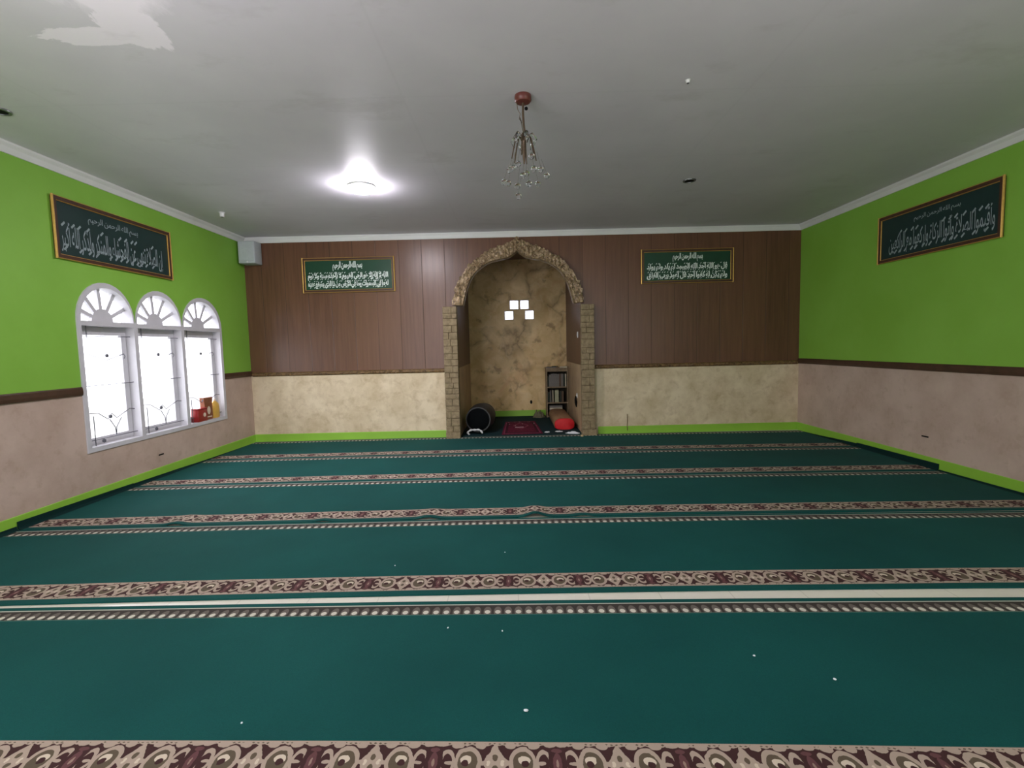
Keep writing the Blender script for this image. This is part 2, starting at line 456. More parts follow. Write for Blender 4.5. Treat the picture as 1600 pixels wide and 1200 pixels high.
# ------------------------------------------------------------------ mesh helpers
class MB:
    def __init__(self):
        self.v, self.f, self.uv = [], [], {}
    def add(self, vs, fs):
        k = len(self.v)
        self.v += [tuple(p) for p in vs]
        self.f += [tuple(k + i for i in f) for f in fs]
        return self
    def box(self, x0, x1, y0, y1, z0, z1, M=None):
        p = [Vector((x, y, z)) for z in (z0, z1) for y in (y0, y1) for x in (x0, x1)]
        if M is not None: p = [M @ q for q in p]
        return self.add(p, [(0, 2, 3, 1), (4, 5, 7, 6), (0, 1, 5, 4), (2, 6, 7, 3), (0, 4, 6, 2), (1, 3, 7, 5)])
    def rbox(self, x0, x1, y0, y1, z0, z1, r, M=None, seg=2):
        bm = bmesh.new()
        bmesh.ops.create_cube(bm, size=1)
        for q in bm.verts:
            q.co = Vector(((x0 + x1) / 2 + q.co.x * (x1 - x0), (y0 + y1) / 2 + q.co.y * (y1 - y0), (z0 + z1) / 2 + q.co.z * (z1 - z0)))
        bmesh.ops.bevel(bm, geom=bm.edges[:], offset=r, segments=seg, affect='EDGES', profile=0.5)
        return self.frombm(bm, M)
    def frombm(self, bm, M=None):
        bm.verts.index_update()
        vs = [(M @ q.co) if M is not None else q.co.copy() for q in bm.verts]
        fs = [[q.index for q in f.verts] for f in bm.faces]
        bm.free()
        return self.add(vs, fs)
    def lathe(self, prof, n=24, M=None, sx=1.0, sy=1.0):
        """profile of (radius, z) spun about z; closed with caps"""
        vs, fs = [], []
        for r, z in prof:
            for i in range(n):
                t = 2 * PI * i / n
                vs.append(Vector((r * math.cos(t) * sx, r * math.sin(t) * sy, z)))
        for j in range(len(prof) - 1):
            for i in range(n):
                k = (i + 1) % n
                fs.append((j * n + i, j * n + k, (j + 1) * n + k, (j + 1) * n + i))
        fs.append(tuple(range(n - 1, -1, -1)))
        fs.append(tuple((len(prof) - 1) * n + i for i in range(n)))
        if M is not None: vs = [M @ q for q in vs]
        return self.add(vs, fs)
    def tube(self, pts, r, n=8):
        pts = [Vector(p) for p in pts]
        vs, fs = [], []
        up = None
        for i, p in enumerate(pts):
            d = (pts[min(i + 1, len(pts) - 1)] - pts[max(i - 1, 0)]).normalized()
            if up is None:
                up = d.orthogonal().normalized()
            up = (up - d * up.dot(d)).normalized()
            s = d.cross(up)
            rr = r[i] if isinstance(r, (list, tuple)) else r
            for k in range(n):
                t = 2 * PI * k / n
                vs.append(p + (up * math.cos(t) + s * math.sin(t)) * rr)
        for i in range(len(pts) - 1):
            for k in range(n):
                q = (k + 1) % n
                fs.append((i * n + k, i * n + q, (i + 1) * n + q, (i + 1) * n + k))
        fs.append(tuple(range(n - 1, -1, -1)))
        fs.append(tuple((len(pts) - 1) * n + k for k in range(n)))
        return self.add(vs, fs)
    def ball(self, c, r, sub=1):
        bm = bmesh.new()
        bmesh.ops.create_icosphere(bm, subdivisions=sub, radius=r)
        return self.frombm(bm, Matrix.Translation(c))
    def plate(self, outer, holes, t0, t1, fn):
        """flat outline with holes, given a thickness from t0 to t1; fn(u, v, w) -> xyz"""
        bm = bmesh.new()
        edges = []
        for loop in [outer] + list(holes):
            vs = [bm.verts.new((p[0], p[1], 0)) for p in loop]
            for i in range(len(vs)):
                edges.append(bm.edges.new((vs[i], vs[(i + 1) % len(vs)])))
        bmesh.ops.triangle_fill(bm, use_beauty=True, use_dissolve=False, edges=edges)
        bm.verts.index_update()
        base = [(q.co.x, q.co.y) for q in bm.verts]
        tri = [[q.index for q in f.verts] for f in bm.faces]
        n = len(base)
        bnd = [(e.verts[0].index, e.verts[1].index) for e in bm.edges if len(e.link_faces) == 1]
        bm.free()
        vs = [Vector(fn(u, v, t0)) for u, v in base] + [Vector(fn(u, v, t1)) for u, v in base]
        fs = [tuple(t) for t in tri] + [tuple(n + i for i in reversed(t)) for t in tri]
        fs += [(a, b, n + b, n + a) for a, b in bnd]
        return self.add(vs, fs)
    def build(self, name, mat, parent=None, smooth=False, loc=None):
        me = bpy.data.meshes.new(name)
        me.from_pydata(self.v, [], self.f)
        bm = bmesh.new(); bm.from_mesh(me)
        bmesh.ops.recalc_face_normals(bm, faces=bm.faces[:])
        bm.to_mesh(me); bm.free()
        me.materials.append(mat)
        if smooth:
            me.polygons.foreach_set('use_smooth', [True] * len(me.polygons))
            me.set_sharp_from_angle(angle=math.radians(40))
        o = bpy.data.objects.new(name, me)
        COL.objects.link(o)
        if parent is not None: o.parent = parent
        if loc is not None: o.location = loc
        return o

def tag(o, label, cat, group=None, kind=None):
    o['label'] = label; o['category'] = cat
    if group: o['group'] = group
    if kind: o['kind'] = kind
    return o
def thing(name, label, cat, loc=(0, 0, 0), rotz=0.0, group=None):
    o = bpy.data.objects.new(name, None)
    COL.objects.link(o)
    o.empty_display_size = 0.05
    o.location = loc; o.rotation_euler = (0, 0, rotz)
    return tag(o, label, cat, group)
def struct(name, mb, mat, smooth=False, parent=None):
    o = mb.build(name, mat, parent, smooth)
    if parent is None: o['kind'] = 'structure'
    return o

def catmull(pts, n):
    out = []
    P = [Vector((2 * pts[0][0] - pts[1][0], 2 * pts[0][1] - pts[1][1]))] + [Vector(p) for p in pts] + [Vector((2 * pts[-1][0] - pts[-2][0], 2 * pts[-1][1] - pts[-2][1]))]
    m = len(pts) - 1
    for k in range(n + 1):
        t = k / n * m
        i = min(int(t), m - 1); t -= i
        a, b, c, d = P[i], P[i + 1], P[i + 2], P[i + 3]
        q = 0.5 * ((2 * b) + (c - a) * t + (2 * a - 5 * b + 4 * c - d) * t * t + (3 * b - a - 3 * c + d) * t ** 3)
        out.append((q.x, q.y))
    return out

# ------------------------------------------------------------------ the room
struct('floor', MB().box(XL - 0.2, XR + 0.2, YB - 0.2, NY + 0.1, -0.1, 0.0), MT['tile'])
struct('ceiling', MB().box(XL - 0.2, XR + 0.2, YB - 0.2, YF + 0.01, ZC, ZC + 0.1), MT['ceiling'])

# arch outlines, half profile (distance from the axis, height) from springer to peak
OUT = [(1.03, 2.09), (0.955, 2.40), (0.767, 2.68), (0.60, 2.82), (0.42, 2.925), (0.2, 3.01), (0.06, 3.06), (0, 3.09)]
INN = [(0.86, 2.075), (0.775, 2.37), (0.66, 2.57), (0.45, 2.72), (0.26, 2.768), (0.13, 2.80), (0.05, 2.85), (0, 2.894)]
def full(half, n):
    h = catmull(half, n)
    return [(AX - d, z) for d, z in h] + [(AX + d, z) for d, z in reversed(h[:-1])]

midl = [((a[0] + b[0]) / 2, (a[1] + b[1]) / 2) for a, b in zip(OUT, INN)]
midl[0] = (0.9735, 2.08)
arc = full(midl, 24)
mb = MB()
op = [(NX0, -0.1)] + arc + [(NX1, -0.1)]
outline = [(XL - 0.2, -0.1), (XL - 0.2, ZC + 0.05), (XR + 0.2, ZC + 0.05), (XR + 0.2, -0.1)] + op[::-1]
mb.plate(outline, [], 0, 0.12, lambda u, v, w: (u, YF + w, v))
struct('wall_front', mb, MT['panelling'])

# niche
mb = MB(); mb.box(NX0 - 0.1, NX0, YF + 0.12, NY, -0.05, 3.2)
struct('wall_niche_left', mb, MT['niche_side'])
mb = MB(); mb.box(NX1, NX1 + 0.1, YF + 0.12, NY, -0.05, 3.2)
struct('wall_niche_right', mb, MT['niche_side'])
mb = MB(); mb.box(NX0 - 0.1, NX1 + 0.1, YF + 0.12, NY + 0.1, 3.14, 3.2)
struct('ceiling_niche', mb, MT['niche_side'])
BL = [(-0.039, 2.16), (0.166, 2.16), (-0.145, 1.953), (0.264, 1.953)]
holes = [[(x, z), (x + 0.182, z), (x + 0.182, z + 0.182), (x, z + 0.182)] for x, z in BL]
mb = MB()
mb.plate([(NX0 - 0.1, -0.05), (NX1 + 0.1, -0.05), (NX1 + 0.1, 3.2), (NX0 - 0.1, 3.2)], holes, 0, 0.1, lambda u, v, w: (u, NY + w, v))
struct('wall_niche_back', mb, MT['marble'])
struct('baseboard_niche', MB().box(NX0 + 0.001, NX1 - 0.001, NY - 0.012, NY - 0.001, 0, 0.125), MT['skirting'])

where = ['upper left', 'upper right', 'lower left', 'lower right']
for (x, z), wname in zip(BL, where):
    g = thing('glass_block', 'square frosted glass block glowing in the niche wall, %s of the four' % wname, 'glass block', (x + 0.091, NY + 0.05, z), 0, 'glass blocks in the niche wall')
    MB().rbox(-0.084, 0.084, -0.035, 0.035, 0.007, 0.175, 0.008).build('glass_face', MT['block'], g)
    f = MB()
    f.plate([(-0.091, 0), (0.091, 0), (0.091, 0.182), (-0.091, 0.182)], [[(-0.084, 0.007), (0.084, 0.007), (0.084, 0.175), (-0.084, 0.175)]], -0.05, 0.045, lambda u, v, w: (u, w, v))
    f.build('mortar_joint', MT['iron'], g)

# side and back walls
WT = 0.14
def leftmap(u, v, w): return (XL - w, u, v)
# three-bay arched window: bays between these y positions
BAY = [(4.715, 5.368), (5.42, 6.132), (6.188, 6.935)]
Z0, ZS = 0.53, 1.765
def archpts(y0, y1, z, h, n=16):
    c, r = (y0 + y1) / 2, (y1 - y0) / 2
    return [(c - r * math.cos(PI * k / n), z + h * math.sin(PI * k / n)) for k in range(n + 1)]
def win_outline():
    pts = [(4.668, 0.485)]
    ed = [(4.668, 5.385), (5.403, 6.150), (6.170, 6.985)]
    for y0, y1 in ed:
        pts += archpts(y0, y1, 1.775, 0.385)
    pts += [(6.985, 0.485)]
    return pts
wo = win_outline()
mb = MB()
mb.plate([(YB - 0.2, -0.1), (YF + 0.12, -0.1), (YF + 0.12, ZC + 0.05), (YB - 0.2, ZC + 0.05)], [wo], 0, WT, leftmap)
struct('wall_left', mb, MT['wall'])
struct('wall_right', MB().box(XR, XR + 0.14, YB - 0.2, YF + 0.12, -0.1, ZC + 0.05), MT['wall'])
# wall behind the camera: a doorway and a window
bo = [[(-3.8, 0.02), (-1.5, 0.02), (-1.5, 2.5), (-3.8, 2.5)], [(2.7, 0.9), (4.2, 0.9), (4.2, 2.3), (2.7, 2.3)]]
mb = MB()
mb.plate([(XL - 0.2, -0.1), (XR + 0.2, -0.1), (XR + 0.2, ZC + 0.05), (XL - 0.2, ZC + 0.05)], bo, 0, 0.14, lambda u, v, w: (u, YB - w, v))
struct('wall_back', mb, MT['wall'])

# outside ground and a low garden wall seen through the window
struct('floor_outside', MB().box(-16, XL - WT, -8, 18, -0.3, -0.2), MT['outside'])
struct('wall_garden', MB().box(-7.6, -7.4, -6, 16, -0.2, 0.55), MT['outside'])

# cornice, rails, skirting
def run(name, prof, wall, mat, a0, a1, jitter=0.0):
    """profile of (out from the wall, height) run along a wall"""
    mb = MB(); n = len(prof); vs = []
    for a in (a0, a1):
        for d, z in prof:
            if wall == 'left': vs.append((XL + d, a, z))
            elif wall == 'right': vs.append((XR - d, a, z))
            else: vs.append((a, YF - d, z))
    fs = [(i, (i + 1) % n, n + (i + 1) % n, n + i) for i in range(n)] + [tuple(range(n)), tuple(range(2 * n - 1, n - 1, -1))]
    mb.add(vs, fs)
    return struct(name, mb, mat)
CP = [(0.0, 3.103), (0.012, 3.103), (0.018, 3.118), (0.028, 3.150), (0.050, 3.172), (0.055, 3.189), (0.0, 3.189)]
run('trim_1', CP, 'left', MT['cornice'], YB, YF)
run('trim_2', CP, 'right', MT['cornice'], YB, YF)
CPF = [(0.0, 3.103), (0.012, 3.103), (0.016, 3.118), (0.022, 3.160), (0.030, 3.175), (0.032, 3.189), (0.0, 3.189)]
run('trim_3', CPF, 'front', MT['cornice'], XL, XR)
RP = [(0.0, ZT), (0.016, ZT + 0.004), (0.020, ZT + 0.03), (0.016, ZT + 0.07), (0.01, ZT + 0.082), (0.0, ZT + 0.082)]
run('trim_4', RP, 'left', MT['rail_wood'], YB, 4.664)
run('trim_5', RP, 'left', MT['rail_wood'], 6.99, YF)
run('trim_6', RP, 'right', MT['rail_wood'], YB, YF)
BP = [(0.0, 0.0), (0.008, 0.0), (0.008, 0.116), (0.005, 0.121), (0.0, 0.121)]
run('baseboard_left', BP, 'left', MT['skirting'], YB, YF)
run('baseboard_right', BP, 'right', MT['skirting'], YB, YF)
run('baseboard_front_left', BP, 'front', MT['skirting'], XL, -1.085)
run('baseboard_front_right', BP, 'front', MT['skirting'], 1.33, XR)
# carved rail on the front wall
def carved_rail(name, x0, x1):
    mb = MB(); nx = int((x1 - x0) / 0.018); nz = 5
    vs, fs = [], []
    for i in range(nx + 1):
        x = x0 + (x1 - x0) * i / nx
        for k in range(nz + 1):
            z = 1.04 + 0.062 * k / nz
            d = 0.012 + 0.016 * abs(noise.noise(Vector((x * 22, z * 40, 3.1)))) + 0.008 * math.sin(PI * k / nz)
            if k in (0, nz): d = 0.002
            vs.append((x, YF - d, z))
    for i in range(nx):
        for k in range(nz):
            a = i * (nz + 1) + k
            fs.append((a, a + 1, a + nz + 2, a + nz + 1))
    b = len(vs)
    vs += [(x0, YF, 1.04), (x1, YF, 1.04), (x1, YF, 1.102), (x0, YF, 1.102)]
    fs.append((b, b + 1, b + 2, b + 3))
    mb.add(vs, fs)
    return struct(name, mb, MT['rail_relief'])
carved_rail('trim_7', XL + 0.022, -1.082)
carved_rail('trim_8', 1.285, XR - 0.022)

# ------------------------------------------------------------------ window
w = bpy.data.objects.new('window_1', None); COL.objects.link(w)
w.location = (XL, 5.83, 0.485); w['kind'] = 'structure'
tag(w, 'white triple arched window with fanlights and iron grilles in the green left wall', 'window')
OX, OY, OZ = w.location
def wl(u, v, d): return (-d, u - OY, v - OZ)
fh = []
for y0, y1 in BAY:
    fh.append([(y0, Z0), (y1, Z0), (y1, 1.722), (y0, 1.722)])
    fh.append(archpts(y0, y1, 1.768, 0.34))
mb = MB(); mb.plate([(a, b) for a, b in wo], fh, -0.012, 0.12, wl)
mb.build('window_frame', MT['white_paint'], w)
for bi, (y0, y1) in enumerate(BAY):
    # casement
    s = MB()
    s.plate([(y0 + .002, Z0 + .002), (y1 - .002, Z0 + .002), (y1 - .002, 1.72), (y0 + .002, 1.72)],
            [[(y0 + .058, Z0 + .075), (y1 - .068, Z0 + .075), (y1 - .068, 1.635), (y0 + .058, 1.635)]], 0.085, 0.118, wl)
    so = s.build('casement', MT['white_paint'], w)
    p = MB(); p.plate([(y0 + .058, Z0 + .075), (y1 - .068, Z0 + .075), (y1 - .068, 1.635), (y0 + .058, 1.635)], [], 0.100, 0.104, wl)
    p.build('pane', MT['pane'], so)
    # fanlight
    c, r = (y0 + y1) / 2, (y1 - y0) / 2
    f = MB()
    hub = [(c - 0.135 * math.cos(PI * k / 8), 1.768 + 0.135 * math.sin(PI * k / 8)) for k in range(9)]
    f.plate(hub, [], 0.05, 0.085, wl)
    for a in (27, 60, 94, 128, 157):
        t = math.radians(a)
        ca, sa = math.cos(t), math.sin(t)
        q0 = (c + 0.12 * ca, 1.768 + 0.12 * sa)
        rr = 1.0 / math.sqrt((ca / r) ** 2 + (sa / 0.34) ** 2)
        q1 = (c + rr * ca, 1.768 + rr * sa)
        nx, nz = -sa * 0.019, ca * 0.019
        f.plate([(q0[0] + nx, q0[1] + nz), (q0[0] - nx, q0[1] - nz), (q1[0] - nx, q1[1] - nz), (q1[0] + nx, q1[1] + nz)], [], 0.053, 0.082, wl)
    fo = f.build('fanlight', MT['white_paint'], w)
    p = MB(); p.plate(archpts(y0, y1, 1.768, 0.34), [], 0.088, 0.092, wl)
    p.build('pane', MT['pane'], fo)
    # wrought iron grille of thin bars and pointed hoops
    g = MB(); D = 0.040; R = 0.0042
    def bar(q, r=R):
        g.tube([wl(a, b, D) for a, b in q], r, 6)
    W = y1 - y0
    for z in (1.622, 1.13, 0.590):
        bar([(y0, z), (y1, z)])
    yl, yr = y0 + 0.16 * W, y1 - 0.13 * W
    bar([(yl, Z0), (yl, 0.83)]); bar([(yl, 1.60), (yl, 1.722)])
    mid = (y0 + y1) / 2
    bar([(yl - 0.04, 0.86), (yl + 0.06, 0.85), (mid - 0.05, 0.775), (mid, 0.83), (mid + 0.06, 0.775), (yr, 0.85), (y1 - 0.02, 0.84)])
    bar([(mid + 0.04, 0.60), (mid + 0.05, 0.68), (mid + 0.12, 0.77)])
    bar([(mid + 0.04, 0.60), (mid + 0.03, 0.68), (mid - 0.03, 0.77)])
    bar([(yl, 1.44), (mid, 1.38), (yr - 0.02, 1.44), (y1 - 0.09, 1.415), (yr - 0.02, 1.39)])
    for (a, b) in ((mid, 1.425), (mid - 0.02, 0.80), (mid - 0.12, 0.565)):
        g.lathe([(0.004, -0.02), (0.016, -0.012), (0.016, 0.012), (0.004, 0.02)], 8, Matrix.Translation(wl(a, b, D)))
    g.build('window_grille', MT['iron'], w)
    w0 = w

# ------------------------------------------------------------------ carpet rolls
def roll(name, label, far0, sl, q, lrise, rrise, bumps=(), x0=XL, x1=XR, wv=0.0, uo=0.0, st=1.0, fan=0.0):
    nx, nv = 220, 40
    T = 0.009
    top, bot, uvs = [], [], []
    for i in range(nx + 1):
        for k in range(nv + 1):
            v = ROLL_W * k / nv
            fr = k / nv
            lr = lrise[0] * fr + lrise[1] * (1 - fr)
            rr = rrise[0] * fr + rrise[1] * (1 - fr)
            R = 0.03; xl, xr = x0 + 0.011, x1 - 0.011
            LQ = R * PI / 2
            # length of the roll past the start of each fold
            eL = min(lr, R) * PI / 2 + max(0.0, lr - R); eR = min(rr, R) * PI / 2 + max(0.0, rr - R)
            t = i / nx
            # dense points in the folds, even points between
            if i <= 10: e = eL * (1 - i / 10); side = -1
            elif i >= nx - 10: e = eR * (1 - (nx - i) / 10); side = 1
            else: e = -1.0; side = 0
            if side == 0:
                x = (xl + R) + (xr - xl - 2 * R) * (i - 10) / (nx - 20); z = 0.0; px, pz = 0.0, 1.0
                s = x
            else:
                if e <= LQ: d = R * math.sin(e / R); z = R * (1 - math.cos(e / R)); px, pz = math.sin(e / R), math.cos(e / R)
                else: d = R; z = R + e - LQ; px, pz = 1.0, 0.0
                x = (xl + R - d) if side < 0 else (xr - R + d)
                s = (xl + R - e) if side < 0 else (xr - R + e)
                px = px if side < 0 else -px
            y = far0 + sl * x - q * x * x - v * (st + fan * x) + wv * noise.noise(Vector((x * 1.3, far0, 0)))
            s2 = x
            for (bx, bh, bw, reach) in bumps:
                ff = max(0.0, 1 - (ROLL_W - v) / reach)
                z += bh * math.exp(-((s2 - bx) / bw) ** 2) * ff ** 0.7
            if side == 0:
                z += 0.003 * max(0, noise.noise(Vector((s2 * 0.9 + v * 0.6, v * 0.8, far0 * 3)))) * min(1.0, min(x - xl, xr - x) * 4)
            top.append((x + px * T, y, z + pz * T + 0.0005)); bot.append((x, y, z + 0.0005))
            uvs.append((s + uo, v))
    n1 = nv + 1; N = len(top)
    fs = []
    for i in range(nx):
        for k in range(nv):
            a = i * n1 + k
            fs.append((a, a + 1, a + n1 + 1, a + n1))
    ntop = len(fs)
    fs += [tuple(N + j for j in reversed(f)) for f in fs[:ntop]]
    ring = [i * n1 for i in range(nx + 1)] + [nx * n1 + k for k in range(1, n1)] + [i * n1 + nv for i in range(nx - 1, -1, -1)] + [k for k in range(nv - 1, 0, -1)]
    for j in range(len(ring)):
        a, b = ring[j], ring[(j + 1) % len(ring)]
        fs.append((a, b, N + b, N + a))
    me = bpy.data.meshes.new(name)
    me.from_pydata(top + bot, [], fs)
    bm = bmesh.new(); bm.from_mesh(me); bmesh.ops.recalc_face_normals(bm, faces=bm.faces[:]); bm.to_mesh(me); bm.free()
    lay = me.uv_layers.new(name='UVMap')
    uu = uvs + uvs
    for l in me.loops:
        lay.data[l.index].uv = uu[l.vertex_index]
    me.materials.append(MT['carpet'])
    me.polygons.foreach_set('use_smooth', [True] * len(me.polygons))
    me.set_sharp_from_angle(angle=math.radians(60))
    o = bpy.data.objects.new(name, me); COL.objects.link(o)
    tag(o, label, 'carpet', 'prayer carpet rolls on the floor')
    return o
roll('prayer_carpet', 'green prayer carpet with patterned border lying against the front wall and arch', 7.70, -0.006, 0.004, (0.02, 0.0), (0.05, 0.0), uo=-0.31)
roll('prayer_carpet', 'green patterned prayer carpet, second row from the front wall', 6.455, -0.006, 0.004, (0.045, 0.02), (0.075, 0.06), uo=-0.228)
roll('prayer_carpet', 'green patterned prayer carpet with humped floral border, third row from the front wall', 5.213, -0.007, 0.004, (0.075, 0.05), (0.03, 0.02),
     ((0.158, 0.036, 0.075, 0.35), (0.554, 0.012, 0.07, 0.25), (-0.735, 0.020, 0.08, 0.3), (-1.61, 0.012, 0.06, 0.25), (-2.84, 0.020, 0.07, 0.3)), uo=-0.056)
roll('prayer_carpet', 'green patterned prayer carpet, fourth row, behind the strip of white tile', 3.955, -0.010, 0.004, (0.05, 0.04), (0.03, 0.02), uo=0.3715)
roll('prayer_carpet', 'green patterned prayer carpet nearest the camera, before the strip of white tile', 2.632, -0.022, 0.003, (0.03, 0.03), (0.03, 0.03), uo=0.1945, st=0.98, fan=0.014)

tag(MB().box(NX0 + 0.003, NX1 - 0.003, 7.71, NY - 0.014, 0.0005, 0.0095).build('niche_carpet', MT['niche_carpet']), 'plain dark blue-green carpet covering the niche floor', 'carpet')

# ------------------------------------------------------------------ arch and columns
def arch_board():
    s = 7.62 / YF
    sc = lambda p: (p[0] * s, (p[1] - 1.42) * s + 1.42)
    o_ = [sc(p) for p in full(OUT, 110)]
    i_ = [sc(p) for p in full(INN, 110)]
    K = 14; M = len(o_)
    vs, fs = [], []
    yf, yb = 7.632, YF - 0.001
    for i in range(M):
        for k in range(K + 1):
            t = k / K
            x = i_[i][0] * (1 - t) + o_[i][0] * t
            z = i_[i][1] * (1 - t) + o_[i][1] * t
            if k == K:      # leafy outer edge
                e = 0.030 * noise.noise(Vector((x * 24, z * 24, 9)))
                x += (x - AX) * e * 1.2; z += e
            d = 0.040 * abs(noise.noise(Vector((x * 17, z * 17, 1)))) + 0.030 * abs(noise.noise(Vector((x * 38, z * 38, 5))))
            if k == 0: d = 0.0
            if k == 1: d = 0.02
            vs.append((x, yf - d, z))
    for i in range(M - 1):
        for k in range(K):
            a = i * (K + 1) + k
            fs.append((a, a + 1, a + K + 2, a + K + 1))
    n = len(vs)
    vs += [(v[0], yb, v[2]) for v in vs]
    fs += [tuple(n + j for j in reversed(f)) for f in fs[:(M - 1) * K]]
    ring = [i * (K + 1) for i in range(M)] + [(M - 1) * (K + 1) + k for k in range(1, K + 1)] + [i * (K + 1) + K for i in range(M - 2, -1, -1)] + [k for k in range(K - 1, 0, -1)]
    for j in range(len(ring)):
        a, b = ring[j], ring[(j + 1) % len(ring)]
        fs.append((a, b, n + b, n + a))
    return MB().add(vs, fs)
ar = arch_board().build('carved_arch', MT['gilt_relief'], None, True)
tag(ar, 'pointed arch board of carved gilded leaves crowning the prayer niche', 'arch')
fin = MB()
for k in range(5):
    a = math.radians(30 + 30 * k)
    c = Vector((AX * 0.987 + 0.028 * math.cos(a), 7.612, 3.052 + 0.026 * math.sin(a)))
    fin.ball(c, 0.012, 1)
fin.lathe([(0.004, 0), (0.016, 0.02), (0.010, 0.045), (0.001, 0.062)], 10, Matrix.Translation((AX * 0.987, 7.618, 3.035)))
fin.build('leaf_finial', MT['gilt_relief'], ar)

def column(name, label, x0, x1, ztop, inner):
    """stone-clad pilaster; inner = +1 when the niche lies to its right"""
    c = thing(name, label, 'column', ((x0 + x1) / 2, 7.66, 0), 0, 'stone clad columns of the arch')
    core = MB(); W = x1 - x0; cx = (x0 + x1) / 2
    core.box(-W / 2 + 0.014, W / 2 - 0.014, 7.62 - 7.66, 7.7205 - 7.66, 0.0, ztop - 0.004)
    core.build('core', MT['stone'], c)
    st = MB(); z = 0.105; row = 0
    while z < ztop - 0.001:
        h = min(random.uniform(0.075, 0.135), ztop - z)
        if ztop - z - h < 0.05: h = ztop - z
        cuts = [0.0, random.choice((0.38, 0.5, 0.62, 1.0)), 1.0]
        for a, b in zip(cuts, cuts[1:]):
            if b - a < 0.05: continue
            xa, xb = -W / 2 + W * a, -W / 2 + W * b
            d = random.uniform(0.0, 0.016)
            st.rbox(xa + 0.0015, xb - 0.0015, 7.602 - 7.66 - d, 7.64 - 7.66, z + 0.0015, z + h - 0.0015, 0.005, None, 1)
        # cladding of the reveal
        st.box((W / 2 - 0.014) if inner > 0 else -W / 2, W / 2 if inner > 0 else (-W / 2 + 0.014), 7.64 - 7.66, 7.72 - 7.66, z + 0.001, z + h - 0.001)
        z += h; row += 1
    st.build('stone_cladding', MT['stone'], c)
    pl = MB()
    pl.rbox(-W / 2 - 0.004, W / 2 + (0.02 if inner < 0 else 0.0), 7.575 - 7.66, 7.7205 - 7.66, 0.0, 0.105, 0.006, None, 1)
    pl.build('plinth', MT['stone'], c)
    return c
column('stone_column', 'tan stone-clad column on the drum side of the niche', -1.066, -0.847, 2.055, 1)
column('stone_column', 'tan stone-clad column on the bookshelf side of the niche', 1.066, 1.268, 2.045, -1)

# ------------------------------------------------------------------ calligraphy boards
AR = {}
def _reg(ch, iso, fin, ini=None, med=None): AR[ch] = (iso, fin, ini, med)
_reg('ا', 0xFE8D, 0xFE8E); _reg('أ', 0xFE83, 0xFE84); _reg('إ', 0xFE87, 0xFE88); _reg('آ', 0xFE81, 0xFE82)
for ch, b in (('ب', 0xFE8F), ('ت', 0xFE95), ('ث', 0xFE99), ('ج', 0xFE9D), ('ح', 0xFEA1), ('خ', 0xFEA5), ('س', 0xFEB1), ('ش', 0xFEB5),
              ('ص', 0xFEB9), ('ض', 0xFEBD), ('ط', 0xFEC1), ('ع', 0xFEC9), ('غ', 0xFECD), ('ف', 0xFED1), ('ق', 0xFED5), ('ك', 0xFED9),
              ('ل', 0xFEDD), ('م', 0xFEE1), ('ن', 0xFEE5), ('ه', 0xFEE9), ('ي', 0xFEF1)):
    _reg(ch, b, b + 1, b + 2, b + 3)
_reg('د', 0xFEA9, 0xFEAA); _reg('ذ', 0xFEAB, 0xFEAC); _reg('ر', 0xFEAD, 0xFEAE); _reg('ز', 0xFEAF, 0xFEB0); _reg('و', 0xFEED, 0xFEEE)
_reg('ة', 0xFE93, 0xFE94); _reg('ى', 0xFEEF, 0xFEF0); _reg('ء', 0xFE80, 0xFE80)
LA = {'ا': (0xFEFB, 0xFEFC), 'أ': (0xFEF7, 0xFEF8), 'إ': (0xFEF9, 0xFEFA), 'آ': (0xFEF5, 0xFEF6)}
def shape(txt):
    out = []
    for wd in txt.split(' '):
        res = []; i = 0; prev = False
        while i < len(wd):
            ch = wd[i]
            if ch == 'ل' and i + 1 < len(wd) and wd[i + 1] in LA:
                a, b = LA[wd[i + 1]]
                res.append(chr(b if prev else a)); prev = False; i += 2; continue
            iso, fin, ini, med = AR[ch]
            nxt = i + 1 < len(wd) and wd[i + 1] in AR and wd[i + 1] != 'ء'
            if ini and nxt:
                res.append(chr(med if prev else ini)); prev = True
            else:
                res.append(chr(fin if prev else iso)); prev = False
            i += 1
        out.append(''.join(reversed(res)))
    return ' '.join(reversed(out))

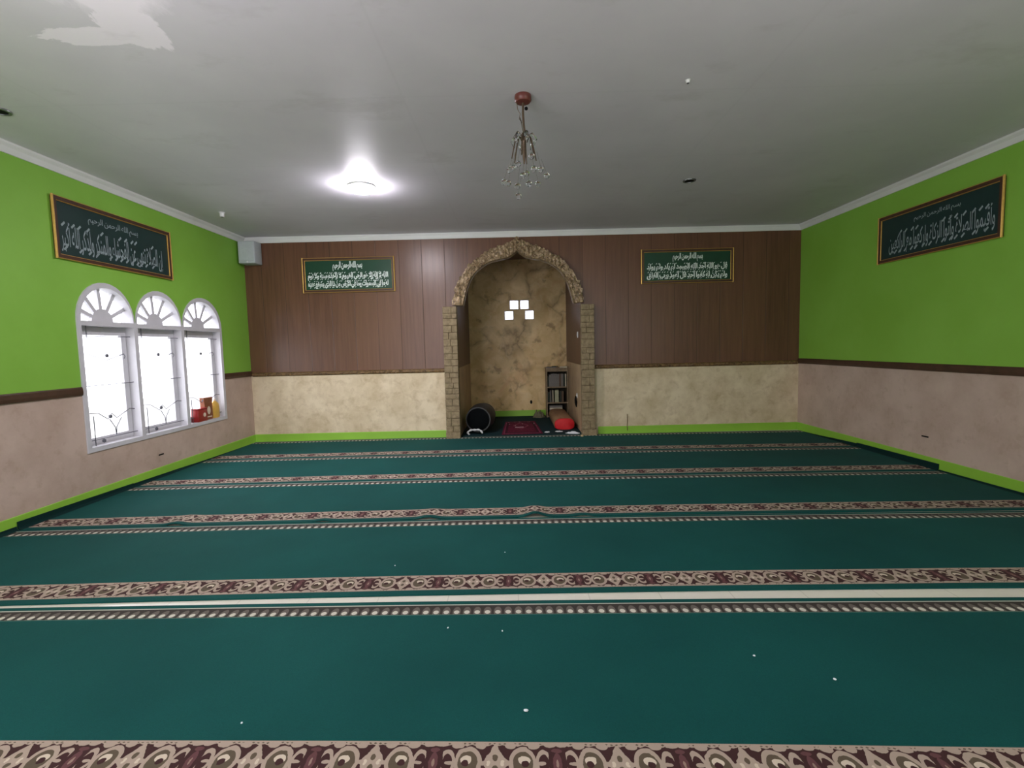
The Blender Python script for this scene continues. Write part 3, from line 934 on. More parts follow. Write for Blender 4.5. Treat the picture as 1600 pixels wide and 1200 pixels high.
def text_mesh(txt, x0, x1, z0, z1, y, weight=0.012, marks=True, fill=1.3):
    cu = bpy.data.curves.new('lettering', 'FONT')
    cu.body = shape(txt); cu.size = 1.0; cu.offset = weight; cu.resolution_u = 3; cu.space_word = 0.6
    to = bpy.data.objects.new('lettering', cu); COL.objects.link(to)
    bpy.context.view_layer.update()
    dg = bpy.context.evaluated_depsgraph_get()
    me = bpy.data.meshes.new_from_object(to.evaluated_get(dg))
    V2 = [v.co.copy() for v in me.vertices]; F2 = [tuple(p.vertices) for p in me.polygons]
    bpy.data.objects.remove(to); bpy.data.curves.remove(cu); bpy.data.meshes.remove(me)
    mx0, mx1 = min(v.x for v in V2), max(v.x for v in V2)
    my0, my1 = min(v.y for v in V2), max(v.y for v in V2)
    if marks:
        pass
    kx, kz = (x1 - x0) / (mx1 - mx0), fill * (z1 - z0) / (my1 - my0)
    zm, ym = (z0 + z1) / 2, (my0 + my1) / 2
    mb = MB()
    mb.add([(x0 + (v.x - mx0) * kx, y, max(z0 - 0.006, min(z1 + 0.006, zm + (v.y - ym) * kz))) for v in V2], F2)
    if marks:
        # small vowel strokes above and below the line
        h = z1 - z0; x = x0 + 0.02
        while x < x1 - 0.03:
            for zz in (z1 - 0.10 * h, z0 + 0.06 * h):
                if random.random() < 0.7:
                    dx, dz = 0.18 * h, 0.08 * h
                    q = x + random.uniform(-0.01, 0.01)
                    mb.add([(q, y, zz), (q + 0.04 * h, y, zz - 0.06 * h), (q + dx, y, zz + dz), (q + dx - 0.04 * h, y, zz + dz + 0.06 * h)], [(0, 1, 2, 3)])
            x += random.uniform(0.22, 0.42) * h
    return mb

def board(label, loc, rotz, W, H, lines, dull):
    """local frame: x along the wall, -y out of the wall, z up from the lower edge"""
    r = thing('calligraphy_board', label, 'wall board', loc, rotz, 'framed calligraphy boards')
    def ring(o, i, y0, y1):
        mb = MB()
        mb.plate([(-W / 2 + o, o), (W / 2 - o, o), (W / 2 - o, H - o), (-W / 2 + o, H - o)],
                 [[(-W / 2 + i, i), (W / 2 - i, i), (W / 2 - i, H - i), (-W / 2 + i, H - i)]], y0, y1, lambda u, v, w_: (u, w_, v))
        return mb
    fr = ring(0.010, 0.040, -0.030, -0.001)
    fo = fr.build('frame', MT['frame_wood'], r)
    ob = MB()      # rounded outer gold bead
    for (a, b) in (((-W / 2 + .008, 0), (-W / 2 + .008, H)), ((W / 2 - .008, 0), (W / 2 - .008, H)), ((-W / 2, .008), (W / 2, .008)), ((-W / 2, H - .008), (W / 2, H - .008))):
        ob.tube([(a[0], -0.024, a[1]), (b[0], -0.024, b[1])], 0.011 if a[0] == b[0] else 0.0065, 8)
    ob.build('outer_bead', MT['gold'], fo, True)
    ib = MB()
    i = 0.042
    for (a, b) in (((-W / 2 + i, i), (-W / 2 + i, H - i)), ((W / 2 - i, i), (W / 2 - i, H - i)), ((-W / 2 + i, i), (W / 2 - i, i)), ((-W / 2 + i, H - i), (W / 2 - i, H - i))):
        ib.tube([(a[0], -0.018, a[1]), (b[0], -0.018, b[1])], 0.006, 8)
    ib.build('inner_bead', MT['gold'], fo, True)
    MB().box(-W / 2 + 0.038, W / 2 - 0.038, -0.012, -0.002, 0.038, H - 0.038).build('green_panel', MT['board_dark' if dull else 'board'], r)
    for (t, x0, x1, z0, z1, wt) in lines:
        mb = text_mesh(t, x0, x1, z0, z1, -0.0135, wt, t != BIS, 1.0 if t == BIS else 1.3)
        mb.build('inscription', MT['script_dull' if dull else 'script'], r)
    return r
BIS = 'بسم الله الرحمن الرحيم'
board('gilt framed green board of white script on brown panelling, between speaker and arch', (-2.513, YF, 2.320), 0, 1.432, 0.538,
      [(BIS, -0.245, 0.215, 0.330, 0.476, 0.035),
       ('الله لا إله إلا هو الحي القيوم لا تأخذه سنة ولا نوم', -0.635, 0.612, 0.200, 0.312, 0.042),
       ('له ما في السموات وما في الأرض من ذا الذي يشفع عنده', -0.635, 0.612, 0.072, 0.184, 0.042)], False)
board('gilt framed green board of white script on dark panelling, between arch and right wall', (2.731, YF, 2.337), 0, 1.432, 0.525,
      [(BIS, -0.225, 0.24, 0.330, 0.465, 0.035),
       ('قل هو الله أحد الله الصمد لم يلد ولم يولد', -0.625, 0.622, 0.200, 0.312, 0.042),
       ('ولم يكن له كفوا أحد قل أعوذ برب الفلق', -0.625, 0.622, 0.066, 0.184, 0.042)], False)
board('gilt framed green board of grey script on green wall above the arched window', (XL, 5.271, 2.318), PI / 2, 1.53, 0.572,
      [(BIS, -0.38, 0.26, 0.385, 0.475, 0.006),
       ('إن الصلاة تنهى عن الفحشاء والمنكر ولذكر الله أكبر', -0.69, 0.62, 0.085, 0.345, 0.006)], True)
board('gilt framed green board of faint script on the right green wall, opposite the window', (XR, 5.313, 2.305), -PI / 2, 1.53, 0.555,
      [(BIS, -0.25, 0.32, 0.385, 0.455, 0.004),
       ('وأقيموا الصلاة وآتوا الزكاة واركعوا مع الراكعين', -0.60, 0.68, 0.085, 0.335, 0.004)], True)

# ------------------------------------------------------------------ ceiling fittings
def ceiling_lamp(loc, label):
    r = thing('ceiling_lamp', label, 'ceiling lamp', loc)
    MB().lathe([(0.150, 0.0), (0.150, -0.022), (0.147, -0.028)], 32).build('lamp_base', MT['white_plastic'], r, True)
    MB().lathe([(0.150, -0.0285), (0.143, -0.042), (0.115, -0.060), (0.07, -0.073), (0.01, -0.078)], 32).build('diffuser', MT['led'], r, True)
    return r
ceiling_lamp((-1.59, 5.44, ZC), 'lit round white lamp on the ceiling, left of the chandelier')

def downlight(loc, label):
    r = thing('downlight', label, 'downlight', loc)
    MB().lathe([(0.052, -0.001), (0.052, -0.006), (0.03, -0.007)], 24).build('cavity', MT['black_hole'], r)
    t = MB(); n = 28
    prof = [(0.050, -0.001), (0.070, -0.001), (0.068, -0.010), (0.052, -0.012)]
    vs = [(p[0] * math.cos(2 * PI * i / n), p[0] * math.sin(2 * PI * i / n), p[1]) for i in range(n) for p in prof]
    fs = [(i * 4 + k, i * 4 + (k + 1) % 4, ((i + 1) % n) * 4 + (k + 1) % 4, ((i + 1) % n) * 4 + k) for i in range(n) for k in range(4)]
    t.add(vs, fs); t.build('trim_ring', MT['steel_ring'], r, True)
    return r
downlight((1.98, 5.53, ZC), 'unlit dark recessed ceiling light to the right of the chandelier')
downlight((-3.63, 3.64, ZC), 'unlit dark recessed ceiling light at the left edge of the view')
def lampholder(loc, label, h, r0):
    r = thing('lamp_holder', label, 'lamp holder', loc)
    MB().lathe([(r0 * 1.3, 0), (r0 * 1.3, -h * .2), (r0, -h * .25), (r0 * 0.9, -h)], 18).build('socket', MT['white_plastic'], r, True)
    MB().lathe([(r0 * 0.7, -h - 0.001), (r0 * 0.6, -h - 0.004)], 14).build('contact', MT['iron'], r)
lampholder((-3.62, 6.32, ZC), 'small empty white lamp holder on the ceiling near the corner speaker', 0.055, 0.028)
lampholder((1.23, 3.47, ZC), 'tiny white lamp holder on the ceiling right of the chandelier rod', 0.018, 0.013)

# chandelier
ch = thing('chandelier', 'small crystal chandelier hanging on a rod from a red-brown canopy', 'chandelier', (0.115, 3.62, ZC))
MB().lathe([(0.058, 0), (0.060, -0.012), (0.060, -0.034), (0.050, -0.046), (0.012, -0.05)], 28).build('canopy', MT['canopy'], ch, True)
MB().tube([(0, 0, -0.045), (-0.002, 0, -0.12), (0.002, 0, -0.2), (0.012, 0, -0.29)], 0.008, 8).build('rod', MT['bronze'], ch, True)
MB().tube([(-0.045, 0, -0.04), (-0.040, 0.004, -0.09), (-0.022, 0.006, -0.12), (-0.028, 0, -0.16), (-0.012, -0.01, -0.19), (-0.022, 0.0, -0.15), (-0.01, 0.006, -0.21), (0.0, 0.008, -0.26)], 0.0028, 6).build('wire', MT['bronze'], ch, True)
MB().ball((0.022, 0, -0.088), 0.013, 2).build('hook_knob', MT['black_hole'], ch, True)
fr = MB()
fr.lathe([(0.012, -0.27), (0.028, -0.285), (0.022, -0.30), (0.012, -0.32), (0.016, -0.37), (0.008, -0.45), (0.003, -0.47)], 16)
fr.build('stem', MT['bronze'], ch, True)
for k in range(6):
    a = 2 * PI * k / 6 + 0.3
    pts = []
    for t in range(9):
        u = t / 8
        rr = 0.014 + 0.078 * u
        z = -0.31 + 0.05 * math.sin(u * PI * 1.2) - 0.10 * u * u
        pts.append((rr * math.cos(a), rr * math.sin(a), z))
    MB().tube(pts, [0.007 - 0.003 * t / 8 for t in range(9)], 7).build('arm', MT['bronze'], ch, True)
    lf = MB()
    q = [(0.02 * math.cos(a + .5), 0.02 * math.sin(a + .5), -0.285), (0.06 * math.cos(a + .5), 0.06 * math.sin(a + .5), -0.275), (0.085 * math.cos(a + .5), 0.085 * math.sin(a + .5), -0.31), (0.07 * math.cos(a + .5), 0.07 * math.sin(a + .5), -0.35)]
    lf.tube(q, [0.008, 0.016, 0.014, 0.005], 8)
    lf.build('glass_leaf', MT['crystal'], ch, True)
CR = [(365, 820), (385, 870), (310, 935), (440, 960), (490, 900), (590, 880), (545, 980), (715, 910), (670, 790), (445, 1080), (570, 765), (450, 750), (640, 930), (400, 780), (530, 830), (350, 960)]
for (cx, cy) in CR:
    dx = (cx - 490) * 0.000748 - 0.012; z = 2.925 - (cy - 505) * 0.000748 - ZC
    lim = math.sqrt(max(0.0001, 0.165 ** 2 - dx * dx)) * 0.8
    dy = random.uniform(-lim, lim) if cy < 1050 else -0.01
    b = MB()
    b.lathe([(0.001, 0.024), (0.013, 0.019), (0.022, 0.007), (0.022, -0.006), (0.013, -0.019), (0.001, -0.025)], 9, Matrix.Translation((dx, dy, z)))
    co = b.build('crystal_drop', MT['crystal'], ch)
    MB().tube([(dx, dy, z + 0.02), (dx * 0.75 + 0.003, dy * 0.75, min(z + 0.12, -0.33))], 0.0007, 5).build('drop_wire', MT['bronze'], co)

# speaker in the corner
sp = thing('wall_speaker', 'pale grey box speaker high in the left front corner under the cornice', 'speaker', (-3.965, 7.60, 2.765))
MB().rbox(-0.125, 0.125, -0.11, 0.11, 0, 0.33, 0.012).build('cabinet', MT['grey_plastic'], sp, True)
MB().rbox(-0.112, 0.112, -0.117, -0.1101, 0.04, 0.318, 0.003, None, 1).build('grille', MT['grey_plastic'], sp)
MB().lathe([(0.012, 0.0), (0.012, 0.004), (0.004, 0.006)], 12, Matrix.Translation((0.01, -0.110, 0.022)) @ Matrix.Rotation(PI / 2, 4, 'X')).build('badge', MT['white_plastic'], sp)
MB().box(-0.03, 0.03, 0.1101, 0.1205, 0.12, 0.22).build('bracket', MT['iron'], sp)

# ------------------------------------------------------------------ niche contents
CT = 0.0098      # top of the niche carpet
# barrel drum lying on its side
dr = thing('drum', 'black barrel drum lying on its side in the niche, head towards the room', 'drum', (-0.56, 8.25, CT + 0.232))
dr.rotation_euler = (0, 0, math.radians(-6))
RX = Matrix.Rotation(PI / 2, 4, 'X')        # z axis -> -y
prof = [(0.196, 0.285)] + [(0.196 + 0.036 * math.sin(PI * (k + 1) / 12), 0.285 - 0.57 * (k + 1) / 12) for k in range(11)] + [(0.196, -0.285)]
MB().lathe(prof[::-1], 40, RX).build('shell', MT['drum_side'], dr, True)
MB().lathe([(0.186, 0.2855), (0.18, 0.290), (0.05, 0.292)], 36, RX).build('drum_head', MT['drum_head'], dr, True)
def hoop(r0, r1, z0, z1, M):
    n = 40; prof = [(r0, z0), (r1, z0), (r1, z1), (r0, z1)]
    vs = [M @ Vector((p[0] * math.cos(2 * PI * i / n), p[0] * math.sin(2 * PI * i / n), p[1])) for i in range(n) for p in prof]
    fs = [(i * 4 + k, i * 4 + (k + 1) % 4, ((i + 1) % n) * 4 + (k + 1) % 4, ((i + 1) % n) * 4 + k) for i in range(n) for k in range(4)]
    return MB().add(vs, fs)
hoop(0.188, 0.207, 0.262, 0.296, RX).build('rim', MT['drum_rim'], dr, True)
hoop(0.188, 0.207, -0.296, -0.262, RX).build('rim', MT['drum_rim'], dr, True)

# long tan roll with a red end
rl = thing('bolster_roll', 'long tan roll with a flat red end lying in front of the bookshelf', 'roll', (0.845, 8.17, CT))
def section(w_, h_, n=28):
    pts = []
    for i in range(n):
        t = 2 * PI * i / n
        c, s = math.cos(t), math.sin(t)
        p = 2.0 / 2.9
        x = w_ / 2 * math.copysign(abs(c) ** p, c)
        z = h_ / 2 * math.copysign(abs(s) ** (2.0 / (2.3 if s > 0 else 5.0)), s) + h_ / 2
        pts.append((x, z))
    return pts
def loft(secs):
    vs, fs = [], []; n = len(secs[0][1])
    for y, pts in secs: vs += [(x, y, z) for x, z in pts]
    for j in range(len(secs) - 1):
        for i in range(n):
            k = (i + 1) % n
            fs.append((j * n + i, j * n + k, (j + 1) * n + k, (j + 1) * n + i))
    fs += [tuple(range(n)), tuple((len(secs) - 1) * n + i for i in range(n - 1, -1, -1))]
    return MB().add(vs, fs)
loft([(0.012, section(0.335, 0.188)), (0.04, section(0.345, 0.194)), (0.6, section(0.342, 0.19)), (1.33, section(0.335, 0.186)), (1.36, section(0.31, 0.175))]).build('roll_body', MT['roll_tan'], rl, True)
loft([(-0.012, section(0.29, 0.165)), (-0.004, section(0.322, 0.182)), (0.0115, section(0.335, 0.188))]).build('end_cover', MT['roll_red'], rl, True)

# bookshelf
SX0, SX1, SY0, SY1, SH = 0.645, 1.078, 9.60, 9.88, 0.975
bs = thing('bookshelf', 'narrow weathered wooden bookshelf in the far right corner of the niche', 'bookshelf', ((SX0 + SX1) / 2, 9.74, CT))
hw = (SX1 - SX0) / 2; T = 0.022
for s in (-1, 1):
    MB().box(*sorted((s * hw, s * (hw - T))), SY0 - 9.74, SY1 - 9.74, 0, SH - T - 0.0005).build('side_panel', MT['shelf_wood'], bs)
MB().box(-hw - 0.01, hw, SY0 - 9.74 - 0.008, SY1 - 9.74, SH - T, SH).build('top_panel', MT['shelf_wood'], bs)
MB().box(-hw + T, hw - T, SY1 - 9.74 - 0.008, SY1 - 9.74, 0.0, SH - T - 0.001).build('back_panel', MT['shelf_back'], bs)
LV = [0.03, 0.295, 0.605]
for z in LV:
    MB().box(-hw + T + 0.0005, hw - T - 0.0005, SY0 - 9.74, SY1 - 9.74 - 0.009, z - 0.022, z).build('shelf', MT['shelf_wood'], bs)
MB().box(-hw + T + 0.0005, hw - T - 0.0005, SY0 - 9.74, SY0 - 9.74 + 0.02, SH - T - 0.05, SH - T - 0.001).build('top_rail', MT['shelf_wood'], bs)

def book(label, group, mat, loc, w_, d_, h_, lean=0.0, flat=False, rz=0.0):
    """upright book: thickness w_, depth d_, height h_; spine towards the room"""
    o = thing('book', label, 'book', loc, rz, group)
    M = Matrix.Rotation(lean, 4, 'Y')
    if flat: M = Matrix.Rotation(PI / 2, 4, 'Y') @ Matrix.Translation((-w_, 0, -h_ / 2))
    c = MB()
    c.box(0, 0.003, 0, d_, 0, h_, M); c.box(w_ - 0.003, w_, 0, d_, 0, h_, M); c.box(0.003, w_ - 0.003, 0, 0.003, 0, h_, M)
    c.build('cover', mat, o)
    MB().box(0.0032, w_ - 0.0032, 0.0035, d_ - 0.004, 0.004, h_ - 0.004, M).build('pages', MT['pages'], o)
    return o
x = SX0 + T + 0.004
cov = ['cover_dark', 'cover_grey', 'cover_grey', 'cover_grey', 'cover_grey', 'cover_grey', 'cover_brown', 'cover_grey', 'cover_dark', 'cover_cream']
nm = {'cover_dark': 'dark green', 'cover_grey': 'grey', 'cover_brown': 'brown', 'cover_cream': 'cream', 'cover_pale': 'pale green'}
seen = {}
hs = [0.20, 0.235, 0.25, 0.255, 0.25, 0.245, 0.25, 0.25, 0.24, 0.245]
ws = [0.03, 0.038, 0.04, 0.036, 0.042, 0.038, 0.034, 0.04, 0.038, 0.022]
upl = ['dark green book leaning at the left end of the upper shelf', None, None, None, None, None, 'brown book standing among grey ones on the upper shelf', None,
       'dark green book beside the cream one on the upper shelf', 'cream book at the right end of the upper shelf']
for c, h_, w_, lb in zip(cov, hs, ws, upl):
    book(lb or 'grey book standing in the row on the upper shelf of the bookshelf', 'books on the upper shelf', MT[c], (x, SY0 + 0.03, CT + LV[2] + 0.001), w_, 0.17, h_)
    x += w_ + 0.0015
x = SX0 + T + 0.01
for c, h_, w_, gap, lb in (('cover_dark', 0.2, 0.04, 0.004, 'dark green book at the left end of the middle shelf'),
                     ('cover_grey', 0.23, 0.02, 0.028, 'thin grey book second from left on the middle shelf'),
                     ('cover_cream', 0.235, 0.014, 0.03, 'thin cream book between gaps on the middle shelf'),
                     ('cover_pale', 0.24, 0.075, 0.02, 'thick pale green book in the centre of the middle shelf'),
                     ('cover_dark', 0.21, 0.035, 0.004, 'dark green book right of the pale one on the middle shelf'),
                     ('cover_brown', 0.21, 0.04, 0.0, 'brown book at the right end of the middle shelf')):
    book(lb, 'books on the middle shelf', MT[c], (x, SY0 + 0.03, CT + LV[1] + 0.001), w_, 0.17, h_)
    x += w_ + gap
z = CT + LV[0] + 0.001
for k, (c, w_) in enumerate((('cover_grey', 0.04), ('cover_brown', 0.045), ('cover_grey', 0.038), ('cover_cream', 0.03), ('cover_grey', 0.04))):
    lb = ['grey book at the bottom of the pile on the lowest shelf', 'brown book second from the bottom of the lowest shelf pile', 'grey book in the middle of the lowest shelf pile',
          'cream book second from the top of the lowest shelf pile', 'grey book on top of the lowest shelf pile'][k]
    book(lb, 'books on the lowest shelf', MT[c], ((SX0 + SX1) / 2 - 0.03, SY0 + 0.02, z), w_, 0.18, 0.25, 0, True)
    z += w_ + 0.001
zt = CT + SH + 0.0008
book('thin grey book lying flat on the left of the bookshelf top', 'books on top of the bookshelf', MT['cover_grey'], (0.75, SY0 + 0.01, zt), 0.016, 0.2, 0.19, 0, True)
book('thin dark book lying flat on the first one on the bookshelf top', 'books on top of the bookshelf', MT['cover_dark'], (0.83, SY0 + 0.02, zt + 0.0168), 0.012, 0.17, 0.12, 0, True)
book('white-edged book lying askew on the right of the bookshelf top', 'books on top of the bookshelf', MT['cover_cream'], (0.985, SY0 - 0.0, zt), 0.02, 0.2, 0.15, 0, True, math.radians(-14))

# prayer mat
me = MB()
nx, ny = 16, 28
fl = [(-0.205, 7.80), (0.458, 7.835), (0.385, 9.12), (-0.165, 9.12)]
vs, fs, uvl = [], [], []
for lay in (1, 0):
    for j in range(ny + 1):
        for i in range(nx + 1):
            a, b = i / nx, j / ny
            x = (fl[0][0] * (1 - a) + fl[1][0] * a) * (1 - b) + (fl[3][0] * (1 - a) + fl[2][0] * a) * b
            y = (fl[0][1] * (1 - a) + fl[1][1] * a) * (1 - b) + (fl[3][1] * (1 - a) + fl[2][1] * a) * b
            z = CT + 0.0005 + lay * (0.006 + 0.006 * max(0, noise.noise(Vector((x * 4, y * 3, 2)))))
            vs.append((x, y, z)); uvl.append((a, b))
nn = (nx + 1) * (ny + 1)
for j in range(ny):
    for i in range(nx):
        q = j * (nx + 1) + i
        fs.append((q, q + 1, q + nx + 2, q + nx + 1)); fs.append((nn + q, nn + q + nx + 1, nn + q + nx + 2, nn + q + 1))
ring = [i for i in range(nx + 1)] + [(j + 1) * (nx + 1) + nx for j in range(ny)] + [ny * (nx + 1) + i for i in range(nx - 1, -1, -1)] + [j * (nx + 1) for j in range(ny - 1, 0, -1)]
for j in range(len(ring)):
    a, b = ring[j], ring[(j + 1) % len(ring)]
    fs.append((a, b, nn + b, nn + a))
me.add(vs, fs)
ro = me.build('prayer_mat', MT['rug'])
lay = ro.data.uv_layers.new(name='UVMap')
for l in ro.data.loops: lay.data[l.index].uv = uvl[l.vertex_index]
tag(ro, 'maroon patterned prayer mat on the dark niche carpet', 'prayer mat')

# crumpled cloths, tissues
def crumple(name, label, cat, mat, c, sx, sy, h, seed, rz=0.0, group=None, base=CT):
    n = 18; vs, fs = [], []
    M = Matrix.Translation((c[0], c[1], base + 0.0006)) @ Matrix.Rotation(rz, 4, 'Z')
    for lay in (1, 0):
        for j in range(n + 1):
            for i in range(n + 1):
                a, b = i / n * 2 - 1, j / n * 2 - 1
                rr = 1 + 0.25 * noise.noise(Vector((math.atan2(b, a) * 1.1, seed, 0.3)))
                k = math.sqrt(1 - min(a * a, b * b) * 0.5)
                x, y = a * sx * rr * k, b * sy * rr * k
                e = max(0.0, 1 - max(abs(a), abs(b)) ** 3)
                z = h * (0.25 + 0.75 * abs(noise.noise(Vector((a * 2.2, b * 2.2, seed * 3.3)))) * 1.6) * e
                vs.append(M @ Vector((x, y, (z + 0.002) if lay else 0.0)))
    nn = (n + 1) ** 2
    for j in range(n):
        for i in range(n):
            q = j * (n + 1) + i
            fs.append((q, q + 1, q + n + 2, q + n + 1)); fs.append((nn + q, nn + q + n + 1, nn + q + n + 2, nn + q + 1))
    ring = [i for i in range(n + 1)] + [(j + 1) * (n + 1) + n for j in range(n)] + [n * (n + 1) + i for i in range(n - 1, -1, -1)] + [j * (n + 1) for j in range(n - 1, 0, -1)]
    for j in range(len(ring)):
        a, b = ring[j], ring[(j + 1) % len(ring)]
        fs.append((a, b, nn + b, nn + a))
    o = MB().add(vs, fs).build(name, mat, None, True)
    return tag(o, label, cat, group)
crumple('crumpled_cloth', 'grey-olive crumpled cloth against the niche wall beside the bookshelf', 'cloth', MT['cloth_grey'], (0.50, 9.70), 0.13, 0.14, 0.16, 2.0)
# white twisted strap in front of the drum
s = MB()
pts = [(-0.775, 7.90, CT + 0.014), (-0.745, 7.885, CT + 0.055), (-0.70, 7.90, CT + 0.075), (-0.64, 7.905, CT + 0.07), (-0.585, 7.89, CT + 0.08), (-0.54, 7.87, CT + 0.06), (-0.515, 7.85, CT + 0.02)]
cp = []
for k in range(len(pts) - 1):
    for t in range(5):
        cp.append(Vector(pts[k]).lerp(Vector(pts[k + 1]), t / 5))
cp.append(Vector(pts[-1]))
cp = [sum((cp[min(max(i + d, 0), len(cp) - 1)] for d in (-2, -1, 0, 1, 2)), Vector()) / 5 for i in range(len(cp))]
s.tube(cp, [0.010 + 0.008 * abs(math.sin(i * 0.55)) for i in range(len(cp))], 8)
s.tube([cp[3] + Vector((0.0, -0.01, -0.012)), cp[3] + Vector((0.02, -0.05, -0.028)), cp[3] + Vector((0.035, -0.06, -0.037 if cp[3].z > CT + 0.05 else -0.02))], [0.012, 0.012, 0.008], 8)
tag(s.build('twisted_cloth', MT['white_cloth'], None, True), 'white twisted strip of cloth on the carpet before the black drum', 'cloth')
crumple('tissue', 'small white tissue on the niche carpet next to the maroon mat corner', 'tissue', MT['paper'], (0.535, 7.95), 0.042, 0.045, 0.012, 5.0)
crumple('tissue', 'white tissue on the niche carpet in front of the red-ended roll', 'tissue', MT['paper'], (0.73, 7.98), 0.06, 0.05, 0.012, 7.0)
crumple('tissue', 'longer white crumpled tissue at the foot of the bookshelf-side column', 'tissue', MT['paper'], (0.945, 7.80), 0.115, 0.06, 0.03, 9.0, -0.25)
crumple('paper_scrap', 'tiny beige scrap at the foot of the bookshelf-side stone column', 'scrap', MT['beige_scrap'], (1.045, 7.52), 0.022, 0.03, 0.03, 11.0, 0, None, 0.0095)

# switch, socket and cable on the niche side
def plate_thing(name, label, cat, loc, h, wd, part):
    r = thing(name, label, cat, loc)
    MB().rbox(-0.010, -0.0005, -wd / 2, wd / 2, -h / 2, h / 2, 0.003, None, 1).build('face_plate', MT['white_plastic'], r)
    MB().rbox(-0.016, -0.0101, -wd / 4, wd / 4, -h / 4, h / 4, 0.002, None, 1).build(part, MT['white_plastic'], r)
plate_thing('light_switch', 'white light switch on the wooden right side of the niche', 'light switch', (NX1, 8.15, 1.59), 0.10, 0.085, 'rocker')
plate_thing('wall_socket', 'white wall socket low on the tan right side of the niche', 'wall socket', (NX1, 8.33, 0.56), 0.085, 0.085, 'plug_face')
cb = MB(); cb.tube([(NX1 - 0.022, 8.33, 0.555), (NX1 - 0.03, 8.335, 0.50), (NX1 - 0.022, 8.35, 0.44), (NX1 - 0.014, 8.37, 0.36)], [0.012, 0.018, 0.022, 0.008], 8)
tag(cb.build('socket_adapter', MT['black_hole'], None, True), 'black plug adapter hanging below the white wall socket in the niche', 'adapter')
tag(MB().lathe([(0.018, 0), (0.026, 0.006), (0.022, 0.012)], 10, Matrix.Translation((0.353, NY - 0.0005, 0.29)) @ Matrix.Rotation(PI / 2, 4, 'X') @ Matrix.Diagonal((0.9, 1.5, 1, 1))).build('cord_outlet', MT['black_hole']), 'small black cable outlet low on the marbled niche wall', 'cable outlet')
tag(MB().tube([(1.793, YF - 0.006, 0.31), (1.795, YF - 0.006, 0.2), (1.79, YF - 0.012, 0.13), (1.792, YF - 0.016, 0.05)], 0.005, 6).build('cable', MT['cord'], None, True), 'short brown cable hanging down the front wall right of the arch', 'cable')
tag(MB().rbox(XR - 0.004, XR - 0.0003, 5.27, 5.36, 0.325, 0.34, 0.001, None, 1).build('wall_mark', MT['black_hole']), 'small dark mark low on the tan right wall', 'mark')  # flat dark strip for an unidentified mark on the right wall
tag(MB().rbox(XL + 0.0003, XL + 0.004, 5.60, 5.68, 0.255, 0.27, 0.001, None, 1).build('wall_mark', MT['black_hole']), 'small dark mark low on the tan wall under the window', 'mark')  # flat dark strip for an unidentified mark under the window

# ------------------------------------------------------------------ things on the window sill
sx, sz = XL - 0.045, Z0 + 0.0005
t = thing('tin', 'dark red tin standing on the window sill left of the yellow bottle', 'tin', (sx + 0.012, 6.435, sz))
MB().rbox(-0.05, 0.05, -0.095, 0.095, 0, 0.16, 0.008).build('tin_body', MT['red_tin'], t, True)
MB().rbox(-0.052, 0.052, -0.097, 0.097, 0.1605, 0.175, 0.004, None, 1).build('lid', MT['red_tin'], t)
MB().lathe([(0.028, 0), (0.028, 0.0015), (0.01, 0.0018)], 16, Matrix.Translation((0.0502, 0.03, 0.085)) @ Matrix.Rotation(PI / 2, 4, 'Y')).build('emblem', MT['pack_top'], t)
t = thing('packet', 'brown packet with a pale round label between red tin and yellow bottle', 'packet', (sx - 0.006, 6.622, sz))
pk = [(-0.072, 0.0), (0.072, 0.0), (0.085, 0.05), (0.08, 0.2), (0.095, 0.30), (-0.095, 0.30), (-0.085, 0.2), (-0.085, 0.05)]
MB().plate(pk, [], -0.03, 0.03, lambda u, v, w_: (w_, u, v)).build('packet_body', MT['brown_pack'], t)
MB().lathe([(0.040, 0), (0.040, 0.0015), (0.01, 0.0018)], 18, Matrix.Translation((0.0302, 0.0, 0.125)) @ Matrix.Rotation(PI / 2, 4, 'Y') @ Matrix.Diagonal((1.35, 0.9, 1, 1))).build('label', MT['pack_top'], t)
MB().box(0.0302, 0.0315, -0.06, 0.06, 0.03, 0.045).build('stripe', MT['pack_top'], t)
t = thing('bottle', 'yellow plastic bottle at the right end of the window sill', 'bottle', (sx - 0.002, 6.800, sz))
MB().lathe([(0.058, 0), (0.068, 0.012), (0.068, 0.15), (0.058, 0.195), (0.03, 0.222), (0.022, 0.232)], 24, None, 0.62, 1.2).build('bottle_body', MT['yellow'], t, True)
MB().lathe([(0.02, 0.2325), (0.02, 0.255), (0.017, 0.258)], 16).build('cap', MT['pack_top'], t, True)

# ------------------------------------------------------------------ lint on the carpet
LINT = [(-0.0836, 2.335), (1.3034, 1.9366), (0.0193, 1.7994), (-0.0852, 3.2689), (-0.359, 2.3731), (-1.0659, 1.7654), (1.05, 2.1), (-0.8, 3.1)]
for k, (x, y) in enumerate(LINT):
    big = k in (1, 2)
    r = 0.006 if big else 0.0035
    o = crumple('lint_speck', 'tiny white speck of lint on the green carpet', 'lint', MT['paper'], (x, y), r, r * (1.0 if k % 2 else 1.5), 0.004, 20 + k, k * 0.7, 'lint specks on the carpet', 0.0123)

# ------------------------------------------------------------------ light
world = bpy.data.worlds.new('overcast_sky'); scene.world = world
world.use_nodes = True
wn = world.node_tree.nodes; wlk = world.node_tree.links
bg = wn['Background']
bg.inputs[0].default_value = (1.0, 0.96, 1.06, 1)
bg.inputs[1].default_value = 5.0

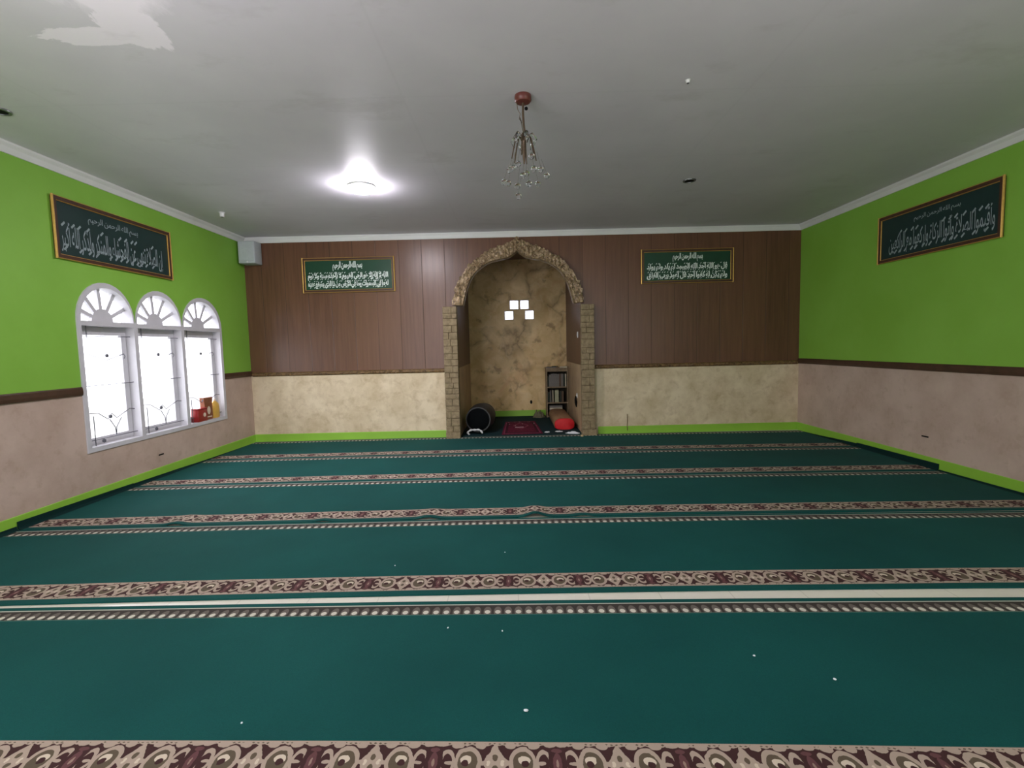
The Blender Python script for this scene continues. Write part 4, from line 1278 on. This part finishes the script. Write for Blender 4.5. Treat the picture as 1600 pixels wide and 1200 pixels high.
def portal(name, loc, rot, sx_, sy_):
    l = bpy.data.lights.new(name, 'AREA'); l.shape = 'RECTANGLE'; l.size = sx_; l.size_y = sy_
    l.cycles.is_portal = True
    o = bpy.data.objects.new(name, l); o.location = loc; o.rotation_euler = rot
    COL.objects.link(o)
portal('daylight_side_window', (XL - 0.16, 5.83, 1.34), (0, -PI / 2, 0), 1.75, 2.4)
portal('daylight_doorway', (-2.65, YB - 0.16, 1.26), (PI / 2, 0, 0), 2.3, 2.5)
portal('daylight_rear_window', (3.45, YB - 0.16, 1.6), (PI / 2, 0, 0), 1.5, 1.4)
portal('daylight_niche_blocks', (0.15, NY + 0.12, 2.15), (-PI / 2, 0, 0), 0.8, 0.6)

def lamp(name, loc, power, radius):  # unseen rear lights without fittings, hung low to brighten the ceiling
    l = bpy.data.lights.new(name, 'POINT'); l.energy = power; l.shadow_soft_size = radius
    l.color = (1.0, 0.94, 1.04)
    o = bpy.data.objects.new(name, l); o.location = loc
    COL.objects.link(o)
lamp('rear_unseen_lamp', (1.8, 1.2, ZC - 0.55), 24, 0.10)
lamp('rear_unseen_lamp', (-1.6, 1.2, ZC - 0.55), 58, 0.10)

# ------------------------------------------------------------------ camera
f, p, yaw, rolla = 766.4, -0.0761, -0.0028, -0.0237
cy, sy, cp_, sp_ = math.cos(yaw), math.sin(yaw), math.cos(p), math.sin(p)
fw = Vector((sy * cp_, cy * cp_, sp_)); rt = Vector((cy, -sy, 0)); up = rt.cross(fw)
r_ = rt * math.cos(rolla) + up * math.sin(rolla); u_ = -rt * math.sin(rolla) + up * math.cos(rolla)
cam = bpy.data.cameras.new('camera'); cam.sensor_width = 36.0; cam.lens = 36.0 * f / 1600.0; cam.clip_start = 0.05
co = bpy.data.objects.new('camera', cam)
M = Matrix((r_, u_, -fw)).transposed().to_4x4(); M.translation = (0, 0, 1.42)
co.matrix_world = M
COL.objects.link(co); scene.camera = co

vs_ = scene.view_settings
vs_.view_transform = 'Standard'; vs_.look = 'None'; vs_.gamma = 1.0; vs_.use_curve_mapping = False
vs_.exposure = 0.32
